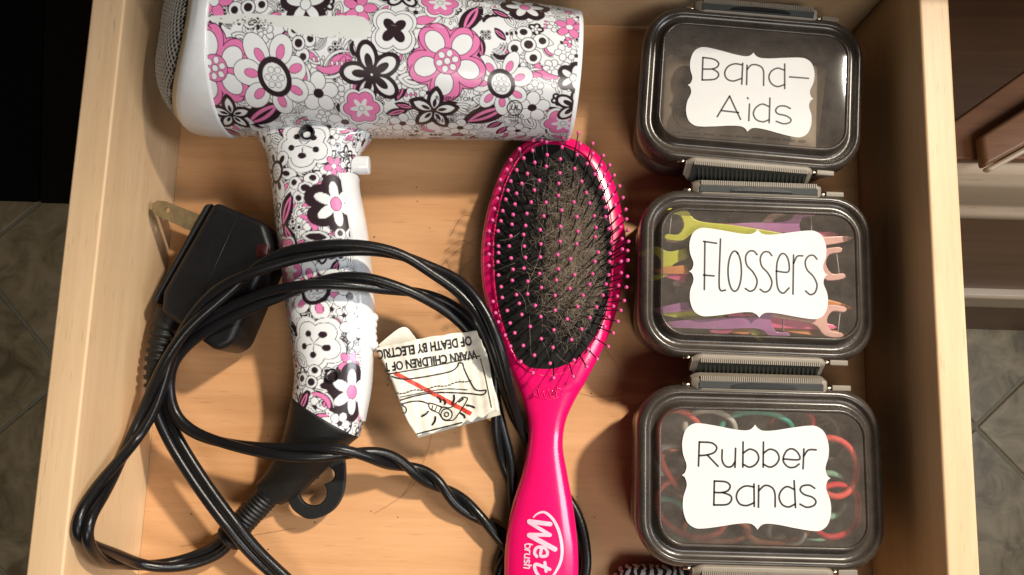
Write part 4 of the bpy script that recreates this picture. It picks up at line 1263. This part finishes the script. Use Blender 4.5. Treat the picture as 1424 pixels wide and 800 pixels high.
for pts in ([(618, 350), (640, 335), (660, 345), (665, 370)], [(625, 330), (645, 300), (672, 310)], [(560, 690), (590, 640), (602, 600)], [(838, 480), (862, 520), (850, 560)], [(620, 360), (640, 400), (670, 395)], [(250, 760), (330, 748), (410, 735)],
            [(800, 545), (830, 552), (868, 548)], [(520, 715), (560, 690), (580, 668)], [(612, 372), (632, 352), (666, 328)], [(630, 392), (652, 365), (668, 352)], [(850, 240), (872, 262), (880, 300)]):
    hm.add(*tube([at(*p, .0006) for p in catmull(pts, 8)], .00007, 3, cap=False))
tag(mk('loose_hairs', hm.v, hm.f, M_HAIRD), 'fine loose hairs lying on the maple drawer bottom', 'hair', kind='stuff')

sp = MB()
for k in range(70):
    px, py = (rng.uniform(215, 860), rng.uniform(210, 800))
    c = at(px, py, .0002); v, f = sphere((c.x, c.y, c.z), rng.uniform(.00018, .0006), 5, 3, .5); sp.add(v, f)
M_LINT = plastic('dark_crumb', (0.10, 0.055, 0.03), 0.8, bump=0)
tag(mk('lint_specks', sp.v, sp.f, M_LINT), 'tiny dark crumbs and lint specks scattered over the drawer bottom', 'crumbs', kind='stuff')

# ------------------------------------------------------------------ storage boxes
def latch_parts(parent, ysign, slot):
    s = ysign
    L = .0375
    sec = [(.0462, .0495), (.0474, .0512), (.0500, .0512), (.0512, .0502), (.0592, .0400), (.0578, .0378), (.0548, .0390), (.0488, .0450)]
    if s > 0: sec = [(.0452, .0494), (.0466, .0508), (.0515, .0516), (.0530, .0510), (.0560, .0440), (.0548, .0420), (.0528, .0430), (.0490, .0460)]
    ends = [(-L, .55), (-L + .003, .9), (-L + .006, 1), (L - .004, 1), (L - .001, .85), (L, .6)]
    v = []
    cy0, cz0 = .0515, .046
    for x, k in ends:
        v += [(x, s * (cy0 + (y - cy0) * k), cz0 + (z - cz0) * k) for y, z in sec]
    n = len(sec)
    f = grid_faces(len(ends), n, True, s < 0) + [tuple(range(n)), tuple(range(6 * n - 1, 5 * n - 1, -1))]
    la = mk('latch', v, f, M_LATCH, parent, False, True)
    bevel(la, .0006, 2)
    # grip skin on the sloping face, with ribs
    v = []
    g0, g1 = ((.0519, .0500), (.0590, .0409)) if s < 0 else ((.0472, .0512), (.0506, .05185))
    for x in (-L + .004, L - .003):
        v += [(x, s * g0[0], g0[1]), (x, s * g1[0], g1[1]), (x, s * (g1[0] - .0006), g1[1] - .0008), (x, s * (g0[0] - .0006), g0[1] - .0008)]
    gr = mk('grip', v, [(0, 1, 5, 4), (1, 2, 6, 5), (2, 3, 7, 6), (3, 0, 4, 7), (0, 3, 2, 1), (4, 5, 6, 7)], M_GRIP, la, False, True)
    mb = MB()
    for k in range(60):
        x = -L + .005 + k * .00112
        mb.add(*[( [(a + x, s * b, c) for a, b, c in box(-.00036, .00036, *((.0494, .0517, .0495, .0515) if s < 0 else (.0510, .0536, .0495, .0521)))[0]], box(0, 1, 0, 1, 0, 1)[1])][0])
    tag(mk('ribs', mb.v, mb.f, M_LATCH, la, False, True), kind='stuff')
    if s < 0:
        mb = MB()
        for k in range(26):
            x = -L + .007 + k * .0025
            mb.add([(x, s * .0526, .0494), (x + .0012, s * .0526, .0494), (x + .0034, s * .0582, .0422), (x + .0022, s * .0582, .0422), (x, s * .0530, .0498), (x + .0012, s * .0530, .0498), (x + .0034, s * .0587, .0425), (x + .0022, s * .0587, .0425)],
                   [(4, 5, 6, 7), (0, 1, 5, 4), (1, 2, 6, 5), (2, 3, 7, 6), (3, 0, 4, 7)])
        tag(mk('grip_ribs', mb.v, mb.f, M_GRIP, la, False, True), kind='stuff')
    if slot:
        pts = [(.002 + .018 * math.cos(a), s * (.0478 + .0026 * math.sin(a))) for a in np.linspace(0, math.pi, 20)]
        mk('slot', *prism(pts, .0500, .0524), M_BLACK, la, False, True)
    # hinge pins
    for sx in (1, -1):
        v, f = tube([(sx * (L - .001), s * .0490, .0468), (sx * (L + .0045), s * .0490, .0468)], .0009, 10)
        pn = mk('hinge_pin', v, f, M_PIN, parent, True, True)
        if sx > 0:
            v, f = box(L + .0030, L + .0135, s * .0490 - .0016, s * .0490 + .0016, .0455, .0485)
            bevel(mk('pin_clip', v, f, M_LATCH, pn, False, True), .0006)

LABEL_OUT = [(-1, 0, 1), (-.958, .055, 0), (-.938, .2, 0), (-.985, .42, 0), (-.99, .66, 0), (-.94, .88, 0), (-.84, .99, 0), (-.72, 1.0, 0), (-.5, .955, 0), (-.28, .9, 0), (-.12, .885, 0), (-.045, .925, 0), (0, 1.0, 1)]
def label_outline(w, h):
    q = np.array([(a, b) for a, b, _ in LABEL_OUT]); q = catmull(q, 5)[:-1]
    Q = [(-a, b) for a, b in [(0.0, 1.0)] + [tuple(x) for x in q[::-1]]][0:]
    tl = [tuple(x) for x in q] + [(0, 1.0)]
    tr = [(-a, b) for a, b in reversed(tl[:-1])]
    top = tl + tr
    bot = [(a, -b) for a, b in reversed(top[1:-1])]
    return [(a * w / 2, b * h / 2) for a, b in top + bot]

WC = (.1105, .0715)
def storage_box(cpx, rz, scale, label, words, zoom, lab_c, lab_wh, lab_rot):
    zw = .0525 * scale
    c = at(*cpx, zw)
    root = empty('storage_box', (c.x, c.y, 0.0), label, 'storage box', 'smoked plastic snap-lid boxes along the right side', R_(rz))
    root.scale = (scale,) * 3
    mk('tub', *ring_loft([(rrect(.1240, .0860, .020), .0008), (rrect(.1280, .0900, .022), .0020), (rrect(.1295, .0915, .0225), .006), (rrect(.1305, .0925, .023), .0395), (rrect(.1285, .0905, .022), .0395), (rrect(.1215, .0835, .020), .0040)], True, True), M_TUB, root, True, True)
    W, H = WC
    lid = mk('lid', *ring_loft([(rrect(W + .0205, H + .0225, .022), .0300), (rrect(W + .0225, H + .0245, .0235), .0306), (rrect(W + .0240, H + .0262, .0245), .0440), (rrect(W + .0232, H + .0254, .024), .0468), (rrect(W + .0208, H + .0230, .023), .0490), (rrect(W + .0178, H + .0200, .0215), .0500), (rrect(W + .0150, H + .0172, .020), .0500), (rrect(W + .0134, H + .0156, .0193), .0492),
                        (rrect(W + .0126, H + .0148, .019), .0482), (rrect(W + .0075, H + .0090, .0165), .0480), (rrect(W + .0050, H + .0056, .0154), .0486), (rrect(W + .0034, H + .0038, .0147), .0508), (rrect(W + .0024, H + .0026, .0143), .0528), (rrect(W + .0008, H + .0010, .0136), .0533), (rrect(W - .0004, H - .0004, .0130), .0527), (rrect(W - .0012, H - .0012, .0126), .0522)]), M_SMOKE, root, True, True)
    mk('lid_window', *ring_loft([(rrect(W - .0011, H - .0011, .0126), .0522), (rrect(W - .006, H - .006, .011), .0523), (rrect(W - .03, H - .03, .008), .0525)], False, True), M_WINDOW, root, True, True)
    latch_parts(root, -1, False); latch_parts(root, 1, True)
    # sticker and its hand lettering
    rot = Matrix.Rotation(root.rotation_euler.z, 3, 'Z'); inv = rot.inverted()
    def loc(px, py):
        w = at(px, py, (.0528) * scale) - root.location
        w = inv @ w / scale
        return (w.x, w.y)
    lc = loc(*lab_c); wh = (lab_wh[0] / px_per_m(.0528) / scale, lab_wh[1] / px_per_m(.0528) / scale)
    a = R_(lab_rot); ca, sa = math.cos(a), math.sin(a)
    out = [(lc[0] + x * ca - y * sa, lc[1] + x * sa + y * ca) for x, y in label_outline(*wh)]
    v, f = fill2d([out], .00022, 0.0)
    st = mk('sticker', [(x, y, z + .05285) for x, y, z in v], f, M_PAPER, root, False, True)
    mb = MB()
    for stroke in words:
        q = np.array([loc(zoom[0] + x / zoom[2], zoom[1] + y / zoom[2]) for x, y in stroke])
        q = catmull(q, 7) if len(q) > 2 else resample(q, .0012)
        v, f = ribbon(q, .00102)
        mb.add([(x, y, .05302) for x, y, _ in v], f)
    mk('lettering', mb.v, mb.f, M_INK, st, False, True)
    return root
def ell_pts(cx, cy, rx, ry, n=18): return [(cx + rx * math.cos(a), cy + ry * math.sin(a)) for a in np.linspace(-1.2, 5.2, n)]
def sh(st, dx, dy=0): return [(x + dx, y + dy) for x, y in st]
BAND = [[(348, 238), (345, 330)], [(348, 238), (392, 245), (412, 260), (408, 276), (388, 285), (350, 286)], [(388, 286), (408, 298), (412, 314), (394, 328), (345, 331)],
        [(508, 268), (480, 264), (452, 275), (438, 300), (446, 325), (472, 335), (506, 325)], [(512, 262), (508, 348)], [(530, 270), (528, 350)], [(530, 287), (550, 268), (580, 272), (597, 292), (598, 353)],
        [(685, 265), (685, 366)], [(683, 290), (655, 282), (630, 295), (620, 320), (630, 345), (655, 358), (684, 350)], [(705, 318), (783, 324)],
        [(407, 482), (432, 440), (458, 397)], [(458, 397), (480, 445), (503, 493)], [(425, 457), (495, 465)], [(540, 430), (537, 498)], [(532, 404), (534, 408)],
        [(624, 405), (621, 507)], [(620, 440), (592, 430), (566, 445), (556, 470), (568, 494), (595, 503), (620, 495)], [(708, 448), (685, 438), (660, 440), (648, 455), (657, 470), (690, 478), (710, 492), (705, 506), (680, 511), (650, 501)]]
S1 = [(497, 347), (485, 334), (467, 336), (456, 356), (461, 385), (483, 410), (497, 440), (490, 468), (472, 478), (455, 468)]
FLOSS = [[(310, 302), (308, 472)], [(305, 299), (352, 306)], [(305, 420), (343, 423)], [(366, 291), (361, 440), (366, 474), (384, 474)], ell_pts(417, 406, 24, 72), S1, sh(S1, 53, 3),
         [(566, 406), (609, 408), (610, 370), (598, 346), (582, 346), (569, 376), (567, 430), (573, 470), (591, 485), (612, 466)], [(628, 348), (626, 488)], [(628, 378), (641, 353), (661, 351)],
         [(712, 363), (700, 350), (682, 352), (670, 372), (676, 400), (699, 425), (712, 455), (705, 482), (688, 490), (671, 477)]]
B_S = [[(447, 322), (446, 412)], [(447, 362), (470, 348), (494, 357), (503, 380), (492, 402), (470, 412), (447, 402)]]
RUBB = [[(290, 322), (287, 408)], [(290, 322), (333, 325), (352, 340), (345, 358), (320, 368), (290, 371)], [(318, 368), (357, 409)], [(372, 350), (372, 388), (385, 409), (405, 410), (418, 394)], [(420, 345), (418, 413)],
        B_S[0], B_S[1], sh(B_S[0], 73), sh(B_S[1], 73), [(592, 383), (647, 385), (645, 363), (625, 347), (605, 352), (592, 375), (593, 395), (610, 412), (632, 412), (648, 401)], [(665, 347), (662, 418)], [(665, 372), (681, 351), (709, 350)],
        [(344, 462), (342, 548)], [(344, 462), (384, 465), (400, 478), (394, 495), (373, 503), (343, 503)], [(373, 503), (401, 514), (405, 530), (389, 546), (342, 548)],
        [(486, 483), (455, 480), (431, 495), (423, 520), (435, 544), (460, 550), (486, 540)], [(486, 473), (487, 553)], [(503, 478), (502, 556)], [(503, 497), (525, 478), (550, 485), (561, 507), (562, 554)],
        [(630, 461), (635, 557)], [(630, 492), (605, 482), (585, 495), (576, 520), (587, 546), (610, 555), (633, 545)], [(704, 488), (685, 477), (660, 480), (652, 495), (666, 510), (695, 520), (708, 535), (700, 550), (675, 556), (651, 545)]]
box1 = storage_box((1049, 119), -3.4, .985, 'smoked plastic box with the white sticker lettered Band-Aids', BAND, (860, 0, 2.964), (1043.6, 128), (184, 122), -1.6)
box2 = storage_box((1056, 380), -.4, 1.0, 'smoked plastic box with the white sticker lettered Flossers', FLOSS, (860, 220, 2.58), (1054.5, 380), (195, 126), .6)
box3 = storage_box((1061, 664), .2, 1.015, 'smoked plastic box with the white sticker lettered Rubber Bands', RUBB, (860, 490, 2.58), (1051.5, 663), (201, 139), .3)

# contents: bandage packets
def in_box(bx, x, y, z):
    r = Matrix.Rotation(bx.rotation_euler.z, 3, 'Z')
    return bx.location + r @ Vector((x, y, z)) * bx.scale[0]
for k, (x, y, z, rz, w, h, lb) in enumerate([(-.004, -.002, .022, 2, .094, .058, 'lowest flat beige bandage packet in the Band-Aids box'), (.003, .001, .029, -5, .090, .056, 'middle flat beige bandage packet in the Band-Aids box'), (-.004, -.005, .036, 1.0, .092, .054, 'topmost beige bandage packet with faint LATEX print in the Band-Aids box')]):
    o = empty('bandage_packet', in_box(box1, x, y, z), lb, 'bandage packet', 'bandage packets', R_(-3.4 + rz))
    mk('wrapper', *ring_loft([(rrect(w, h, .003, 3), -.002), (rrect(w + .002, h + .002, .003, 3), 0), (rrect(w, h, .003, 3), .002), (rrect(w * .85, h * .8, .003, 3), .0032)], True, True), M_WRAP, o, True, True)
    if k == 2:
        mb = MB()
        v, f = text2d('LATEX', .0065); mb.add([(a - .030, -b - .008, .0034) for a, b, c in v], [q[::-1] for q in f])
        mb.add(*ribbon([(-.030 + .0105 * math.cos(a), -.010 + .0105 * math.sin(a)) for a in np.linspace(0, 6.28, 40)], .0005, .0034))
        for q in range(9):
            x0_ = -.040 + q * .0095
            mb.add(*ribbon([(x0_, -.0225), (x0_ + random.uniform(.003, .007), -.0225)], .0012, .00345))
        for q in range(7):
            mb.add(*ribbon([(.026, -.014 + q * .0035), (.026 + random.uniform(.008, .014), -.014 + q * .0035)], .0007, .00345))
        mk('print', mb.v, mb.f, M_INKGREY, o, False, True)
# flossers
FC = [('yellow green', (.72, .74, .06)), ('orange', (.90, .34, .10)), ('hot pink', (.85, .14, .32)), ('violet', (.50, .20, .48)), ('peach pink', (.88, .50, .44))]
FM = [plastic('flosser_' + n.replace(' ', '_'), c_, .3, var=.05) for n, c_ in FC]
hand = [(-.040, .0), (-.036, .0012), (-.020, .0022), (-.004, .0028), (.010, .0026), (.017, .004), (.022, .0085), (.031, .0088), (.031, .0068), (.0245, .0062), (.0215, .0005), (.0245, -.0058), (.031, -.0064), (.031, -.0084), (.022, -.0085), (.017, -.004), (.010, -.0026), (-.004, -.0028), (-.020, -.0022), (-.036, -.0012)]
fv, ff = fill2d([[tuple(p) for p in catmull(hand + hand[:1], 3)[:-1]]], .0022, .0006)
fmeshes = [mesh_of(fv, ff, m_, False, 'pick') for m_ in FM]
thm = mesh_of(*tube([(.0295, -.0078, 0), (.0295, .0078, 0)], .00025, 5), M_PAPER, True, 'thread')
place = [(0, -.020, .026, .046, 175, 'in the upper left corner'), (0, -.034, .014, .043, 200, 'at the left edge below the corner one'), (1, -.018, .004, .045, 5, 'at the middle of the left side'), (2, -.020, -.007, .043, -12, 'just below the orange one at left'),
         (3, -.020, -.016, .045, 10, 'at the lower left beside the sticker'), (0, -.020, -.026, .042, -6, 'in the lower left corner'), (3, -.014, -.0285, .046, 3, 'flat along the bottom edge at left'), (2, .006, -.0265, .044, 177, 'flat along the middle of the bottom edge'),
         (4, .018, -.022, .046, -8, 'in the lower right corner'), (4, .018, .004, .046, 8, 'at the middle of the right side'), (4, .016, .018, .045, -172, 'in the upper right corner'), (3, .004, .0285, .043, 3, 'flat along the top edge'), (1, .018, -.0285, .041, 172, 'flat along the bottom edge at right'),
         (1, .016, -.010, .041, 170, 'lying deep at the right of the sticker'), (2, .010, .024, .039, 184, 'lying deep along the top edge'), (4, -.010, .026, .037, 8, 'lying deep at the top left'), (1, .000, -.0285, .036, 185, 'lying deep along the bottom edge'), (4, -.016, .010, .036, 12, 'lying deep at the left'), (4, -.014, -.014, .035, 176, 'lying deep at the lower left')]
for k, (ci, x, y, z, a, where) in enumerate(place):
    x = max(-.021, min(.021, x)) if abs(a) < 30 else max(-.036, min(.021, x)); y = max(-.0285, min(.0285, y))
    o = empty('flosser', in_box(box2, x, y, z), FC[ci][0] + ' dental flosser ' + where + ' of the Flossers box', 'flosser', 'dental flossers in the box', R_(a))
    o.rotation_euler.x = R_(random.uniform(-10, 10)); o.rotation_euler.y = R_(random.uniform(-2, 2))
    q = bpy.data.objects.new('pick', fmeshes[ci]); q.parent = o; COL.objects.link(q)
    q = bpy.data.objects.new('thread', thm); q.parent = o; COL.objects.link(q)
# hair elastics
EC = [('coral red', (.85, .10, .08)), ('orange', (.80, .25, .12)), ('teal', (.06, .42, .33)), ('pale grey', (.62, .62, .56)), ('dark brown', (.03, .022, .02)), ('bright red', (.85, .03, .05)), ('mint green', (.25, .50, .36))]
EM = [plastic('elastic_' + n.replace(' ', '_'), c_, .5, var=.1, bump=.2) for n, c_ in EC]
el = [(0, -.040, .012, .038, .014, .024, 20, 'tall at the upper left'), (0, -.036, -.018, .036, .015, .020, 70, 'at the lower left'), (3, -.026, .024, .039, .014, .011, 0, 'at the top edge at left'), (3, -.040, .004, .032, .016, .010, 160, 'at the middle of the left side'),
      (2, .000, .024, .038, .020, .011, 0, 'arching above the sticker'), (4, .010, .026, .030, .020, .010, 40, 'behind the teal one above the sticker'), (0, .041, .006, .040, .0135, .016, 15, 'at the middle of the right side'), (5, .043, -.018, .037, .013, .015, -35, 'at the lower right'),
      (6, .042, -.010, .030, .012, .012, 10, 'between the two red loops at right'), (1, -.022, -.030, .034, .018, .007, 0, 'flat along the bottom edge at left'), (2, -.046, -.026, .028, .010, .012, 30, 'in the lower left corner'), (4, .030, .026, .036, .016, .010, -10, 'at the top edge toward the right'),
      (5, .022, .028, .033, .012, .008, 20, 'at the top edge at right'), (1, .012, -.028, .034, .018, .009, 5, 'below the middle of the sticker'), (3, .020, -.026, .030, .016, .009, 60, 'at the bottom edge at right'), (6, .036, -.028, .022, .016, .009, 10, 'in the lower right corner'),
      (1, -.034, .000, .018, .018, .014, 10, 'lying deep at the left'), (4, .042, .020, .032, .012, .010, 30, 'in the upper right corner'), (4, -.040, -.010, .014, .014, .018, 80, 'lying deep at the lower left'), (3, .042, -.004, .020, .014, .014, 80, 'lying deep at the right')]
for k, (ci, x, y, z, ra, rb, a, where) in enumerate(el):
    aa = np.linspace(0, 2 * math.pi, 40, endpoint=False); tl = random.uniform(-.25, .25)
    pts = []
    for q in aa:
        ex, ey = ra * math.cos(q), rb * math.sin(q)
        X, Y = ex * math.cos(R_(a)) - ey * math.sin(R_(a)), ex * math.sin(R_(a)) + ey * math.cos(R_(a))
        X, Y = max(-.0545, min(.0545, x + X)), max(-.0365, min(.0365, y + Y))
        pts.append(tuple(in_box(box3, X, Y, max(.006, min(.0475, z + .004 + tl * ey + .002 * math.sin(2 * q))))))
    for _ in range(2):
        Q = np.array(pts); pts = (np.roll(Q, 1, 0) + 2 * Q + np.roll(Q, -1, 0)) / 4
    o = mk('hair_elastic', *tube(pts, .00185, 8, True), EM[ci], None)
    tag(o, EC[ci][0] + ' hair elastic ' + where + ' in the Rubber Bands box', 'hair elastic', 'hair elastics in the box')

# striped pouch at the bottom edge below the Rubber Bands box
pouch_c = at(921, 842, .012)
pouch = empty('zip_pouch', (pouch_c.x, pouch_c.y, 0), 'black and white striped pouch at the bottom edge left of the lowest latch', 'pouch')
sv = ring_loft([(rrect(.050, .036, .008, 5), .001), (rrect(.058, .044, .010, 5), .008), (rrect(.054, .040, .010, 5), .015), (rrect(.036, .024, .008, 5), .018)], True, True)
m, nt, b = nodes('zebra_fabric')
tcn = N(nt, 'ShaderNodeTexCoord'); wv_ = N(nt, 'ShaderNodeTexWave', Scale=70.0, Distortion=6.0, Detail=2.0)
wv_.inputs['Detail Scale'].default_value = 2.0
nt.links.new(tcn.outputs['Object'], wv_.inputs['Vector'])
crn = ramp(nt, [(.48, (.01, .01, .01)), (.54, (.7, .68, .66))]); nt.links.new(wv_.outputs['Fac'], crn.inputs['Fac']); nt.links.new(crn.outputs['Color'], b.inputs['Base Color'])
b.inputs['Roughness'].default_value = .7
mk('pouch_body', *sv, m, pouch, True, True)
mk('zip', *tube([(-.024, .0, .0185), (.024, .0, .0185)], .0012, 8), M_PINKTIP, pouch, True, True)
